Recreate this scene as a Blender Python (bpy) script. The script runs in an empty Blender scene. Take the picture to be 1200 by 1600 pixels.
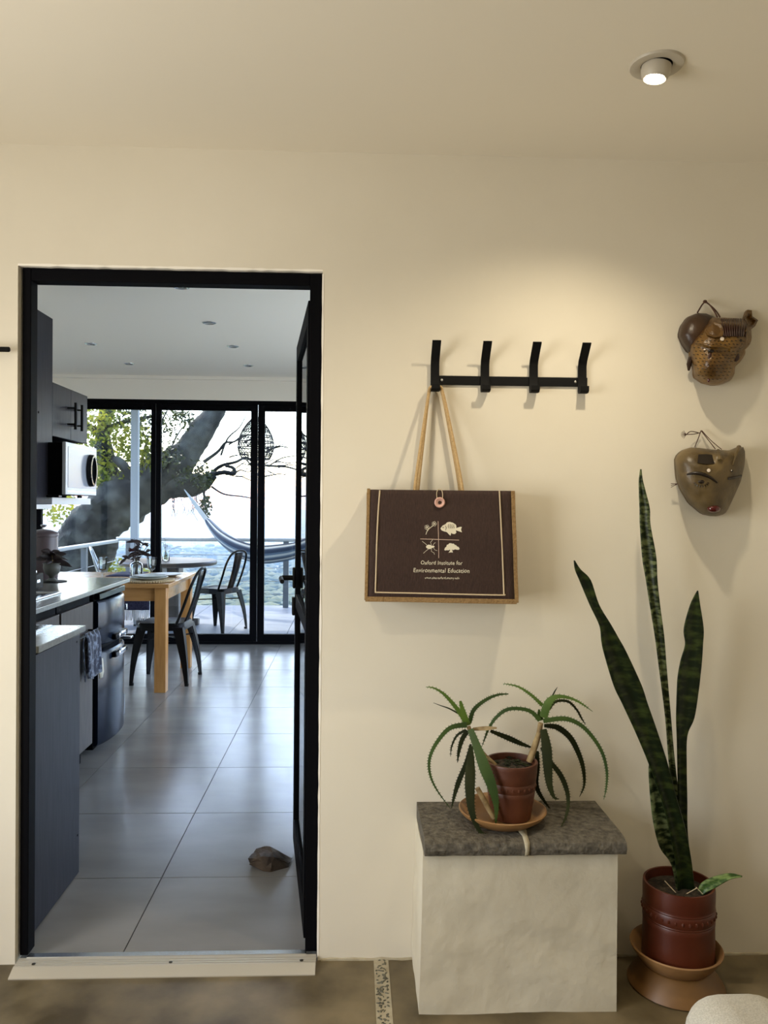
import bpy, math, random
from mathutils import Vector, Matrix, noise
random.seed(7)
PI = math.pi
scn = bpy.context.scene
COL = scn.collection

# ------------------------------------------------------------------ camera
F_PX, YAW, PITCH, ROLL, EYE = 1242.0, 0.0392, -0.0085, 0.0084, 1.3457
_f = Vector((math.sin(YAW) * math.cos(PITCH), math.cos(YAW) * math.cos(PITCH), math.sin(PITCH)))
_r0 = Vector((math.cos(YAW), -math.sin(YAW), 0)); _u0 = _r0.cross(_f)
_r = math.cos(ROLL) * _r0 + math.sin(ROLL) * _u0
_u = -math.sin(ROLL) * _r0 + math.cos(ROLL) * _u0
cam = bpy.data.cameras.new('camera')
cam.sensor_fit = 'VERTICAL'; cam.sensor_height = 36.0; cam.lens = F_PX * 36.0 / 1600.0
cam.clip_start = 0.05; cam.clip_end = 40000
cam_o = bpy.data.objects.new('camera', cam); COL.objects.link(cam_o)
cam_o.matrix_world = Matrix(((_r.x, _u.x, -_f.x, 0), (_r.y, _u.y, -_f.y, 0), (_r.z, _u.z, -_f.z, EYE), (0, 0, 0, 1)))
scn.camera = cam_o
CAM = Vector((0, 0, EYE))
def ray(x, y): return (x - 600) / F_PX * _r - (y - 800) / F_PX * _u + _f
def PY(x, y, Y): d = ray(x, y); return CAM + d * (Y / d.y)
def PZ(x, y, Z): d = ray(x, y); return CAM + d * ((Z - EYE) / d.z)
def PX(x, y, X): d = ray(x, y); return CAM + d * (X / d.x)

# ------------------------------------------------------------------ world, sun, exposure
w = bpy.data.worlds.new('sky'); scn.world = w; w.use_nodes = True
nt = w.node_tree; nt.nodes.clear()
sky = nt.nodes.new('ShaderNodeTexSky'); sky.sky_type = 'NISHITA'; sky.sun_disc = False
sky.sun_elevation = math.radians(52); sky.sun_rotation = math.radians(-25)
sky.air_density = 1.0; sky.dust_density = 3.0; sky.altitude = 1200
bg = nt.nodes.new('ShaderNodeBackground'); bg.inputs['Strength'].default_value = 1.15
out = nt.nodes.new('ShaderNodeOutputWorld')
hs = nt.nodes.new('ShaderNodeHueSaturation'); hs.inputs['Saturation'].default_value = 1.0
nt.links.new(sky.outputs[0], hs.inputs['Color']); nt.links.new(hs.outputs[0], bg.inputs['Color']); nt.links.new(bg.outputs[0], out.inputs['Surface'])
sun = bpy.data.lights.new('sun', 'SUN'); sun.energy = 5.0; sun.angle = math.radians(0.6); sun.color = (1, .95, .86)
sun_o = bpy.data.objects.new('sun', sun); COL.objects.link(sun_o)
sun_dir = Vector((-0.40, 0.62, 0.95)).normalized()       # towards the sun
sun_o.rotation_euler = sun_dir.to_track_quat('Z', 'Y').to_euler(); sun_o.location = (-10, 25, 30)
# daylight entering through the window in the left wall of the near room
al = bpy.data.lights.new('window_daylight', 'AREA'); al.shape = 'RECTANGLE'; al.size = 1.3; al.size_y = 1.3
al.energy = 57; al.color = (1.0, .97, .91)
al_o = bpy.data.objects.new('window_daylight', al); COL.objects.link(al_o)
al_o.location = (-1.95, 0.75, 1.20); al_o.rotation_euler = (0, -PI / 2, 0)
# daylight through the glazed door in the right wall of the kitchen
kl = bpy.data.lights.new('kitchen_daylight', 'AREA'); kl.shape = 'RECTANGLE'; kl.size = 2.0; kl.size_y = 2.8
kl.energy = 42; kl.color = (.84, .92, 1.0)
kl_o = bpy.data.objects.new('kitchen_daylight', kl); COL.objects.link(kl_o)
kl_o.location = (.88, 5.2, 1.10); kl_o.rotation_euler = (0, PI / 2, 0)
vs = scn.view_settings; vs.view_transform = 'Standard'; vs.look = 'None'; vs.exposure = 0.0; vs.gamma = 1.0
vs.use_curve_mapping = False

# ------------------------------------------------------------------ materials
def _nodes(name):
    m = bpy.data.materials.new(name); m.use_nodes = True
    return m, m.node_tree, m.node_tree.nodes['Principled BSDF']
def mat(name, col, rough=.5, metal=0., col2=None, scale=6., detail=5., stretch=(1, 1, 1), lo=.35, hi=.65,
        bump=0., bscale=None, coat=0., spec=None, sheen=0., rvar=0.):
    m, t, b = _nodes(name)
    b.inputs['Base Color'].default_value = (*col, 1); b.inputs['Roughness'].default_value = rough
    b.inputs['Metallic'].default_value = metal; b.inputs['Coat Weight'].default_value = coat
    if spec is not None: b.inputs['Specular IOR Level'].default_value = spec
    if sheen: b.inputs['Sheen Weight'].default_value = sheen
    if col2 or bump or rvar:
        tc = t.nodes.new('ShaderNodeTexCoord'); mp = t.nodes.new('ShaderNodeMapping')
        mp.inputs['Scale'].default_value = stretch; t.links.new(tc.outputs['Object'], mp.inputs['Vector'])
        n = t.nodes.new('ShaderNodeTexNoise'); n.inputs['Scale'].default_value = scale; n.inputs['Detail'].default_value = detail
        t.links.new(mp.outputs[0], n.inputs['Vector'])
    if col2:
        r = t.nodes.new('ShaderNodeValToRGB')
        r.color_ramp.elements[0].position = lo; r.color_ramp.elements[0].color = (*col, 1)
        r.color_ramp.elements[1].position = hi; r.color_ramp.elements[1].color = (*col2, 1)
        t.links.new(n.outputs['Fac'], r.inputs['Fac']); t.links.new(r.outputs[0], b.inputs['Base Color'])
    if rvar:
        mr = t.nodes.new('ShaderNodeMapRange'); mr.inputs[3].default_value = rough - rvar; mr.inputs[4].default_value = rough + rvar
        t.links.new(n.outputs['Fac'], mr.inputs[0]); t.links.new(mr.outputs[0], b.inputs['Roughness'])
    if bump:
        n2 = t.nodes.new('ShaderNodeTexNoise'); n2.inputs['Scale'].default_value = bscale or scale; n2.inputs['Detail'].default_value = 6
        t.links.new(mp.outputs[0], n2.inputs['Vector'])
        bp = t.nodes.new('ShaderNodeBump'); bp.inputs['Strength'].default_value = bump; bp.inputs['Distance'].default_value = .01
        t.links.new(n2.outputs['Fac'], bp.inputs['Height']); t.links.new(bp.outputs[0], b.inputs['Normal'])
    return m
def glass_mat(name, tint=(1, 1, 1), refl=1.0):
    m = bpy.data.materials.new(name); m.use_nodes = True; t = m.node_tree; t.nodes.clear()
    o = t.nodes.new('ShaderNodeOutputMaterial'); mx = t.nodes.new('ShaderNodeMixShader')
    tr = t.nodes.new('ShaderNodeBsdfTransparent'); tr.inputs['Color'].default_value = (*tint, 1)
    g = t.nodes.new('ShaderNodeBsdfGlossy'); g.inputs['Roughness'].default_value = .01
    fr = t.nodes.new('ShaderNodeFresnel'); fr.inputs['IOR'].default_value = 1.45
    mu = t.nodes.new('ShaderNodeMath'); mu.operation = 'MULTIPLY'; mu.inputs[1].default_value = refl
    t.links.new(fr.outputs[0], mu.inputs[0]); t.links.new(mu.outputs[0], mx.inputs[0])
    t.links.new(tr.outputs[0], mx.inputs[1]); t.links.new(g.outputs[0], mx.inputs[2]); t.links.new(mx.outputs[0], o.inputs[0])
    return m
M = {}
M['plaster'] = mat('cream_plaster', (.695, .635, .51), .75, col2=(.735, .675, .55), scale=1.7, bump=.25, bscale=5)
M['plaster_rough'] = mat('lumpy_cream_plaster', (.58, .52, .39), .8, col2=(.66, .60, .46), scale=4, bump=.9, bscale=9)
M['ceiling'] = mat('ceiling_paint', (.80, .735, .605), .8, bump=.08, bscale=3)
M['kwhite'] = mat('white_wall_paint', (.89, .84, .74), .75, bump=.1, bscale=4)
M['concrete'] = mat('polished_concrete', (.060, .043, .018), .40, col2=(.20, .155, .085), scale=4.5, detail=12, lo=.36, hi=.66, bump=.08, bscale=14, rvar=.08)
M['mortar'] = mat('pale_mortar', (.34, .29, .19), .8, col2=(.42, .37, .26), scale=30, bump=.4, bscale=60)
M['pebble'] = mat('dark_pebble', (.06, .055, .035), .45, col2=(.13, .12, .08), scale=40)
M['tile'] = mat('grey_floor_tile', (.18, .172, .158), .22, col2=(.24, .228, .21), scale=2.2, detail=8, stretch=(1, 2.2, 1), lo=.3, hi=.75, rvar=.06)
M['grout'] = mat('dark_grout', (.04, .04, .04), .9)
M['decktile'] = mat('deck_tile', (.13, .145, .17), .6, col2=(.16, .175, .20), scale=3, spec=.25)
M['black'] = mat('black_powder_coat', (.003, .003, .004), .6, spec=.04)
M['blackmatte'] = mat('matt_black_steel', (.003, .003, .003), .6, spec=.2)
M['alu'] = mat('brushed_aluminium', (.50, .46, .38), .45, metal=.25, scale=60, stretch=(1, 12, 12), bump=.08)
M['steel'] = mat('bright_steel', (.75, .77, .80), .22, metal=1)
M['chrome'] = mat('chrome', (.85, .85, .86), .08, metal=1)
M['screw'] = mat('dark_screw', (.09, .085, .07), .4, metal=.8)
M['screwlight'] = mat('zinc_screw', (.8, .8, .78), .3, metal=1)
M['glass'] = glass_mat('window_glass', (.97, .985, .985), .9)
M['clear'] = glass_mat('clear_glass', (.91, .94, .94), 2.2)
M['doorglass'] = glass_mat('door_glass', (.75, .86, .86), 1.0)
M['stone'] = mat('grey_volcanic_stone', (.045, .038, .027), .8, col2=(.155, .135, .10), scale=70, detail=8, lo=.3, hi=.75, bump=.5, bscale=90)
M['terracotta'] = mat('terracotta', (.075, .020, .007), .5, col2=(.11, .032, .012), scale=9, bump=.1, bscale=30)
M['terradark'] = mat('red_terracotta', (.075, .013, .004), .42, col2=(.105, .022, .007), scale=7, bump=.1, bscale=26)
M['saucer'] = mat('pale_terracotta', (.24, .12, .04), .5, col2=(.30, .16, .06), scale=12)
M['base_terra'] = mat('brown_terracotta', (.14, .065, .016), .5, col2=(.185, .09, .025), scale=8)
M['soil'] = mat('dark_soil', (.010, .007, .004), .95, col2=(.05, .035, .02), scale=70, bump=1, bscale=80)
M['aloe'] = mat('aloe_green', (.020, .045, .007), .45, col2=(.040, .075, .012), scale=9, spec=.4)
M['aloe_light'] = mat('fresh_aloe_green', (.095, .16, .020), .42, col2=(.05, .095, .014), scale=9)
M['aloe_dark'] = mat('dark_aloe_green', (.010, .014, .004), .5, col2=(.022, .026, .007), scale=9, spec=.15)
M['aloe_stem'] = mat('dry_aloe_stem', (.16, .10, .04), .8, col2=(.33, .24, .11), scale=40)
def sans_mat(name, dark, light, lo, hi, sc):
    return mat(name, dark, .4, col2=light, scale=sc, detail=4, stretch=(1.0, 1.0, 2.6), lo=lo, hi=hi, spec=.25)
M['sans'] = sans_mat('mottled_dark_leaf', (.005, .011, .003), (.035, .05, .010), .45, .68, 24)
M['sans2'] = sans_mat('pale_banded_leaf', (.010, .018, .005), (.13, .155, .065), .44, .62, 34)
M['sanspup'] = sans_mat('banded_green_leaf', (.03, .07, .014), (.16, .23, .07), .42, .6, 36)
M['bag'] = mat('brown_woven_cotton', (.026, .010, .005), .85, col2=(.040, .017, .010), scale=300, stretch=(1, 1, .25), bump=.3, bscale=320, sheen=.05)
M['jute'] = mat('tan_jute_webbing', (.23, .135, .048), .85, col2=(.31, .19, .075), scale=160, bump=.5, bscale=220)
M['cord'] = mat('cream_piping', (.56, .44, .28), .7)
M['rope'] = mat('tan_cotton_rope', (.40, .26, .11), .8, col2=(.50, .34, .16), scale=200, bump=.3, bscale=250)
M['print'] = mat('cream_screen_print', (.72, .66, .50), .8)
M['printpink'] = mat('pinkish_screen_print', (.60, .43, .33), .8)
M['pinkbutton'] = mat('pale_pink_button', (.62, .36, .29), .35)
M['maskgold'] = mat('golden_carved_wood', (.055, .023, .003), .33, col2=(.24, .125, .020), scale=9, lo=.35, hi=.7, bump=.5, bscale=40)
M['maskbrown'] = mat('dark_carved_wood', (.022, .009, .003), .38, col2=(.05, .021, .006), scale=14, stretch=(1, 1, .3), bump=.3, bscale=40)
M['maskhair'] = mat('dark_red_brown_wood', (.030, .008, .004), .35)
M['maskdark'] = mat('very_dark_wood', (.010, .005, .002), .4)
M['maskgrey'] = mat('worn_painted_wood', (.030, .018, .005), .42, col2=(.15, .10, .037), scale=14, detail=9, lo=.3, hi=.7, bump=.3, bscale=30)
M['maskred'] = mat('glossy_red_lacquer', (.06, .002, .002), .15, coat=.5)
M['maskwhite'] = mat('chalky_white_dot', (.72, .62, .50), .6)
M['string'] = mat('brown_string', (.06, .022, .010), .8)
M['cushion'] = mat('pale_grey_fabric', (.36, .335, .275), .9, col2=(.50, .47, .39), scale=400, bump=.25, bscale=700, sheen=.2)
M['leg_wood'] = mat('beech_leg', (.4, .25, .12), .5)
M['cab'] = mat('dark_woodgrain_laminate', (.017, .017, .023), .38, col2=(.030, .029, .036), scale=14, stretch=(6, 6, .5), lo=.3, hi=.7, spec=.07)
M['cab2'] = mat('grey_brown_laminate', (.055, .046, .042), .45, col2=(.08, .068, .062), scale=14, stretch=(6, 6, .5), spec=.14)
M['carcass'] = mat('black_carcass', (.003, .003, .004), .7, spec=.05)
M['whiteedge'] = mat('white_laminate', (.62, .63, .66), .35)
M['quartz'] = mat('polished_grey_quartz', (.20, .20, .18), .16, col2=(.25, .25, .225), scale=60, spec=.28)
M['fridge'] = mat('dark_blue_enamel', (.006, .010, .020), .22, spec=.25)
M['mwwhite'] = mat('silver_white_plastic', (.62, .64, .70), .3)
M['mwscreen'] = mat('grey_mirror_window', (.30, .33, .40), .2)
M['blackgloss'] = mat('gloss_black', (.004, .004, .005), .12, spec=.2)
M['canister'] = mat('dusty_pink_enamel', (.085, .058, .062), .4)
M['pewter'] = mat('grey_ceramic_urn', (.10, .10, .085), .3)
M['darkleaf'] = mat('dark_burgundy_leaf', (.012, .008, .009), .5, col2=(.03, .014, .014), scale=20)
M['darkred'] = mat('deep_red_petal', (.06, .006, .008), .5)
M['pine'] = mat('honey_pine', (.36, .165, .045), .38, col2=(.48, .24, .075), scale=9, stretch=(5, 5, .6), lo=.3, hi=.7, bump=.05)
M['pine_h'] = mat('honey_pine_board', (.36, .18, .06), .25, col2=(.46, .24, .085), scale=9, stretch=(.6, 5, 5), lo=.3, hi=.7)
M['chairblack'] = mat('black_painted_steel', (.003, .003, .0035), .42, spec=.18)
M['chairbronze'] = mat('dark_gunmetal', (.005, .0045, .004), .45, spec=.12)
M['chairsilver'] = mat('galvanised_steel', (.50, .52, .55), .3, metal=.9)
M['plate'] = mat('pale_stoneware', (.50, .52, .48), .25)
M['mat_straw'] = mat('woven_straw', (.42, .31, .17), .8, col2=(.55, .42, .25), scale=120, bump=.6, bscale=150)
M['bluecloth'] = mat('navy_checked_cloth', (.020, .020, .055), .9, col2=(.05, .05, .11), scale=70)
M['fringe'] = mat('white_fringe', (.62, .62, .64), .9)
M['towel'] = mat('navy_patterned_towel', (.012, .018, .04), .9, col2=(.20, .24, .32), scale=48, lo=.48, hi=.66, sheen=.2)
M['linen'] = mat('cream_linen', (.48, .45, .36), .9)
M['rock'] = mat('brown_rock', (.022, .013, .007), .8, col2=(.075, .05, .03), scale=14, detail=9, bump=.7, bscale=26)
M['outtable'] = mat('dark_timber_table', (.05, .042, .038), .4, col2=(.08, .066, .058), scale=9)
M['railsteel'] = mat('painted_rail', (.50, .50, .48), .35)
M['postgrey'] = mat('grey_steel_post', (.13, .14, .15), .45)
M['postlight'] = mat('pale_grey_post', (.36, .38, .40), .5)
M['bark'] = mat('mossy_bark', (.010, .009, .007), .9, col2=(.12, .118, .095), scale=3.5, detail=9, lo=.42, hi=.78, bump=.6, bscale=7)
def leaf_mat(name, c1, c2, sc, tr=.5):
    m, t, b = _nodes(name); b.inputs['Roughness'].default_value = .5
    tc = t.nodes.new('ShaderNodeTexCoord'); n = t.nodes.new('ShaderNodeTexNoise'); n.inputs['Scale'].default_value = sc
    t.links.new(tc.outputs['Object'], n.inputs['Vector']); r = t.nodes.new('ShaderNodeValToRGB')
    r.color_ramp.elements[0].position = .35; r.color_ramp.elements[0].color = (*c1, 1); r.color_ramp.elements[1].position = .65; r.color_ramp.elements[1].color = (*c2, 1)
    t.links.new(n.outputs['Fac'], r.inputs['Fac']); t.links.new(r.outputs[0], b.inputs['Base Color'])
    tl_ = t.nodes.new('ShaderNodeBsdfTranslucent'); t.links.new(r.outputs[0], tl_.inputs['Color']); mx = t.nodes.new('ShaderNodeMixShader'); mx.inputs[0].default_value = tr
    t.links.new(b.outputs[0], mx.inputs[1]); t.links.new(tl_.outputs[0], mx.inputs[2]); t.links.new(mx.outputs[0], t.nodes['Material Output'].inputs['Surface'])
    return m
M['leaf'] = leaf_mat('yellow_green_leaf', (.11, .16, .02), (.40, .38, .05), 3)
M['leafdark'] = leaf_mat('dark_epiphyte_leaf', (.02, .03, .010), (.08, .09, .02), 4, .35)
M['twig'] = mat('grey_twig', (.03, .028, .025), .8)
M['cable'] = mat('steel_cable', (.35, .35, .36), .4, metal=.8)
M['wicker'] = mat('dark_wicker', (.03, .03, .045), .6)
M['hamblue'] = mat('blue_grey_hammock_stripe', (.10, .14, .19), .9)
M['hamdark'] = mat('navy_hammock_stripe', (.03, .045, .075), .9)
M['hampale'] = mat('cream_hammock_stripe', (.42, .44, .42), .9)
M['roof'] = mat('deck_roof_paint', (.55, .55, .55), .8)
M['land'] = mat('valley_land', (.05, .085, .045), 1.0, col2=(.22, .24, .15), scale=.012, detail=12, lo=.38, hi=.66)
M['forest'] = mat('forest_canopy', (.035, .055, .02), 1.0, col2=(.13, .13, .05), scale=.05, detail=6)
M['house'] = mat('pale_far_house', (.55, .54, .52), .9)
M['lampwhite'] = mat('white_lamp_metal', (.50, .45, .36), .4)
M['lampinner'] = mat('reflector', (.8, .75, .65), .25, metal=.6)
def emit(name, col, s):
    m = bpy.data.materials.new(name); m.use_nodes = True; b = m.node_tree.nodes['Principled BSDF']
    b.inputs['Emission Color'].default_value = (*col, 1); b.inputs['Emission Strength'].default_value = s
    b.inputs['Base Color'].default_value = (*col, 1)
    return m
M['bulb'] = emit('lit_bulb', (1, .86, .62), 30)
M['bulboff'] = mat('unlit_lamp_lens', (.20, .20, .20), .25)

# ------------------------------------------------------------------ builders
def V(*a): return Vector(a)
def root_loc(p):
    s = Vector((0, 0, 0))
    while p: s += p.location; p = p.parent
    return s
class MB:
    def __init__(s): s.v = []; s.f = []; s.mi = []
    def add(s, vs, fs, mi=0):
        b = len(s.v); s.v += [Vector(p) for p in vs]; s.f += [tuple(i + b for i in q) for q in fs]; s.mi += [mi] * len(fs)
        return s
    def box(s, a, b, mi=0):
        x0, x1 = sorted((a[0], b[0])); y0, y1 = sorted((a[1], b[1])); z0, z1 = sorted((a[2], b[2]))
        return s.add([(x0,y0,z0),(x1,y0,z0),(x1,y1,z0),(x0,y1,z0),(x0,y0,z1),(x1,y0,z1),(x1,y1,z1),(x0,y1,z1)],
                     [(0,3,2,1),(4,5,6,7),(0,1,5,4),(1,2,6,5),(2,3,7,6),(3,0,4,7)], mi)
    def loft(s, rings, closed=True, cap=True, mi=0, mifn=None):
        b = len(s.v); n = len(rings[0])
        for r in rings: s.v += [Vector(p) for p in r]
        for i in range(len(rings) - 1):
            for j in range(n if closed else n - 1):
                k = (j + 1) % n
                s.f.append((b+i*n+j, b+i*n+k, b+(i+1)*n+k, b+(i+1)*n+j)); s.mi.append(mifn(i, j) if mifn else mi)
        if cap and closed:
            s.f.append(tuple(b + j for j in reversed(range(n)))); s.mi.append(mi)
            e = b + (len(rings) - 1) * n; s.f.append(tuple(e + j for j in range(n))); s.mi.append(mi)
        return s
    def tube(s, pts, r, n=8, mi=0, cap=True, flat=1.0):
        pts = [Vector(p) for p in pts]; rr = r if isinstance(r, (list, tuple)) else [r] * len(pts)
        rings = []; prev = None
        for i, p in enumerate(pts):
            t = (pts[min(i+1, len(pts)-1)] - pts[max(i-1, 0)]).normalized()
            if prev is None:
                a = Vector((0, 0, 1)) if abs(t.z) < .9 else Vector((1, 0, 0)); u = t.cross(a).normalized()
            else:
                u = (prev - t * prev.dot(t)).normalized()
            prev = u; v = t.cross(u)
            rings.append([p + (u * math.cos(2*PI*k/n) + v * math.sin(2*PI*k/n) * flat) * rr[i] for k in range(n)])
        return s.loft(rings, True, cap, mi)
    def lathe(s, prof, c=(0, 0, 0), n=32, mi=0, axis=None, closed_profile=False):
        c = Vector(c); rot = Vector((0, 0, 1)).rotation_difference(Vector(axis)).to_matrix() if axis is not None else Matrix.Identity(3)
        pr = list(prof) + ([prof[0]] if closed_profile else [])
        b = len(s.v)
        for (r, z) in pr:
            s.v += [c + rot @ Vector((r*math.cos(2*PI*k/n), r*math.sin(2*PI*k/n), z)) for k in range(n)]
        for i in range(len(pr) - 1):
            for k in range(n):
                q = (k + 1) % n; s.f.append((b+i*n+k, b+i*n+q, b+(i+1)*n+q, b+(i+1)*n+k)); s.mi.append(mi)
        if not closed_profile:
            if pr[0][0] > 1e-6: s.f.append(tuple(b + k for k in reversed(range(n)))); s.mi.append(mi)
            if pr[-1][0] > 1e-6: s.f.append(tuple(b + (len(pr)-1)*n + k for k in range(n))); s.mi.append(mi)
        return s
    def prism(s, poly, depth):           # poly of 3D points, extruded along depth vector
        n = len(poly); d = Vector(depth); b = len(s.v)
        s.v += [Vector(p) for p in poly] + [Vector(p) + d for p in poly]
        s.f += [tuple(b + i for i in range(n)), tuple(b + n + i for i in reversed(range(n)))]
        s.f += [(b+i, b+n+i, b+n+(i+1) % n, b+(i+1) % n) for i in range(n)]; s.mi += [0] * (n + 2)
        return s
    def ell(s, c, rx, ry, rz, nu=14, nv=8, rot=None):
        c = Vector(c); R = rot or Matrix.Identity(3); rings = []
        for i in range(nv + 1):
            a = PI * (i + .001) / (nv + .002) - PI / 2
            rings.append([c + R @ Vector((rx*math.cos(a)*math.cos(2*PI*k/nu), ry*math.cos(a)*math.sin(2*PI*k/nu), rz*math.sin(a))) for k in range(nu)])
        return s.loft(rings)
    def build(s, name, m, parent=None, smooth=False, bevel=0., solid=0., sub=0, segs=2, wn=True):
        off = root_loc(parent)
        me = bpy.data.meshes.new(name); me.from_pydata([tuple(p - off) for p in s.v], [], s.f); me.update()
        for k in (m if isinstance(m, (list, tuple)) else [m]): me.materials.append(M[k])
        if isinstance(m, (list, tuple)): me.polygons.foreach_set('material_index', s.mi)
        o = bpy.data.objects.new(name, me); COL.objects.link(o)
        if parent: o.parent = parent
        import bmesh
        bm = bmesh.new(); bm.from_mesh(me); bmesh.ops.recalc_face_normals(bm, faces=bm.faces); bm.to_mesh(me); bm.free()
        if solid:
            md = o.modifiers.new('thickness', 'SOLIDIFY'); md.thickness = solid; md.offset = 0
        if bevel:
            md = o.modifiers.new('edges', 'BEVEL'); md.width = bevel; md.segments = segs; md.limit_method = 'ANGLE'; md.angle_limit = .6
        if sub:
            md = o.modifiers.new('smooth', 'SUBSURF'); md.levels = sub; md.render_levels = sub
        if smooth or bevel:
            me.polygons.foreach_set('use_smooth', [True] * len(me.polygons))
            try: me.set_sharp_from_angle(angle=.7)
            except Exception: pass
        return o
def tag(o, label=None, cat=None, group=None, kind=None):
    if label: o['label'] = label
    if cat: o['category'] = cat
    if group: o['group'] = group
    if kind: o['kind'] = kind
    return o
def empty(name, loc, label=None, cat=None, group=None, kind=None):
    o = bpy.data.objects.new(name, None); o.location = loc; o.empty_display_size = .1; COL.objects.link(o)
    return tag(o, label, cat, group, kind)
def BX(name, a, b, m, parent=None, bevel=0.): return MB().box(a, b).build(name, m, parent, bevel=bevel)
def smoothpath(pts, n=6):                # Catmull-Rom through the points
    P = [Vector(p) for p in pts]; out = []
    for i in range(len(P) - 1):
        a, b, c, d = P[max(i-1, 0)], P[i], P[i+1], P[min(i+2, len(P)-1)]
        for k in range(n):
            t = k / n
            out.append(.5 * ((2*b) + (c-a)*t + (2*a-5*b+4*c-d)*t*t + (3*b-a-3*c+d)*t**3))
    out.append(P[-1]); return out
def struct(o): o['kind'] = 'structure'; return o
def copy_tree(o, parent=None):
    c = o.copy(); COL.objects.link(c); c.parent = parent
    for ch in list(o.children): copy_tree(ch, c)
    return c

# ------------------------------------------------------------------ near room shell
D, T = 2.342, 0.15                       # partition front face and thickness
CZ = 2.379
XL, XR, ZT = -0.972, -0.0935, 2.032
m = MB()
m.box((-2.0, D, 0), (XL, D + .068, CZ + .3)); m.box((-2.0, D + .068, 0), (XL - .03, D + T, CZ + .3)); m.box((XR, D, 0), (1.9, D + T, CZ + .3)); m.box((XL, D, ZT), (XR, D + T, CZ + .3))
struct(m.build('wall_partition', 'plaster'))
struct(BX('floor', (-2.0, -2.6, -.1), (1.9, D + .03, 0), 'concrete'))
struct(BX('ceiling', (-2.0, -2.6, CZ), (1.9, D, CZ + .3), 'ceiling'))
struct(BX('wall_right', (1.9, -2.6, 0), (2.0, D + T, CZ + .3), 'plaster'))
struct(BX('wall_rear', (-2.0, -2.7, 0), (1.9, -2.6, CZ + .3), 'plaster'))
m = MB()
m.box((-2.1, -2.6, 0), (-2.0, .05, CZ + .3)); m.box((-2.1, 1.45, 0), (-2.0, D + T, CZ + .3))
m.box((-2.1, .05, 0), (-2.0, 1.45, .5)); m.box((-2.1, .05, 1.9), (-2.0, 1.45, CZ + .3))
struct(m.build('wall_left', 'plaster'))
wl = struct(empty('window_3', (-2.05, .75, .5)))
for a, b in (((-2.08, .05, .5), (-2.02, .10, 1.9)), ((-2.08, 1.40, .5), (-2.02, 1.45, 1.9)), ((-2.08, .10, .5), (-2.02, 1.40, .55)),
             ((-2.08, .10, 1.85), (-2.02, 1.40, 1.9)), ((-2.08, .725, .55), (-2.02, .775, 1.85))):
    BX('window_frame', a, b, 'black', wl)
# pebble strip let into the concrete floor
s0 = PZ(584, 1505, 0).x; s1 = PZ(607, 1505, 0).x
MB().box((s0, 1.2, -.02), (s1, D, .0015)).build('mortar_strip', 'mortar', bpy.data.objects['floor'])
m = MB(); rnd = random.Random(3)
for i in range(330):
    x = rnd.uniform(s0 + .006, s1 - .006); y = rnd.uniform(1.3, D - .006); a = rnd.uniform(0, PI)
    rx, ry = rnd.uniform(.003, .0075), rnd.uniform(.002, .004)
    m.ell((x, y, .0012), rx, ry, .0022, 7, 4, Matrix.Rotation(a, 3, 'Z'))
tag(m.build('pebbles', 'pebble', bpy.data.objects['floor'], smooth=True), kind='stuff')
# thin dark joint line beside the strip and crumbly plaster foot
m = MB(); xs = [XR + .01 + i * .03 for i in range(67)]
ring = []
for i, x in enumerate(xs):
    h = .004 + .006 * rnd.random(); d = .003 + .005 * rnd.random()
    ring.append([(x, D + .002, -.001), (x, D - d, -.001), (x, D - d * .8, h * .6), (x, D + .002, h)])
m.loft(ring); struct(m.build('trim_2', 'mortar', smooth=False))

# ceiling downlight (gimbal)
def downlight(loc, label, lit_dir, visible=True):
    r = empty('downlight', loc, label, 'ceiling light', 'gimbal downlights in the near room')
    c = Vector(loc)
    MB().lathe([(.036, .004), (.036, -.003), (.044, -.0065), (.060, -.005), (.0625, 0), (.0625, .004)], c, 40).build('trim_ring', 'lampwhite', r, smooth=True)
    MB().lathe([(.0357, .003), (.0357, -.0015), (.001, -.0012)], c, 32).build('recess', 'carcass', r, smooth=True)
    ax = Vector(lit_dir).normalized(); p = c + Vector((0, 0, -.001)) + ax * .002
    g = MB().lathe([(.034, -.0), (.034, .012), (.031, .024), (.0275, .031), (.0255, .031), (.0255, .018)], p, 32, axis=ax).build('gimbal_cup', 'lampwhite', r, smooth=True)
    MB().lathe([(.0255, .020), (.015, .017), (.001, .016)], p, 28, axis=ax).build('reflector', 'lampinner', r, smooth=True)
    MB().lathe([(.021, .0215), (.012, .0235), (.001, .024)], p, 24, axis=ax).build('bulb', 'bulb', r, smooth=True)
    return r, p + ax * .045, ax
DL = PZ(1026, 101, CZ)
specs = [((DL.x, DL.y, CZ), 'lit round gimbal downlight in the ceiling above the masks', (-.12, .05, -1), 8),
         ((-.62, 1.0, CZ), 'added unseen lit downlight above the doorway side of the near room', (0, .25, -1), 6)]  # this lamp is an unseen addition that evens out the wall light
for loc, lab, d, pw in specs:
    r, lp, ax = downlight(loc, lab, d)
    L = bpy.data.lights.new('downlight_beam', 'SPOT'); L.energy = pw * 4; L.color = (1, .87, .65); L.spot_size = math.radians(130); L.spot_blend = 1.0
    L.shadow_soft_size = .022
    lo = bpy.data.objects.new('downlight_beam', L); COL.objects.link(lo); lo.location = lp
    lo.rotation_euler = ax.to_track_quat('-Z', 'Y').to_euler()

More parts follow.
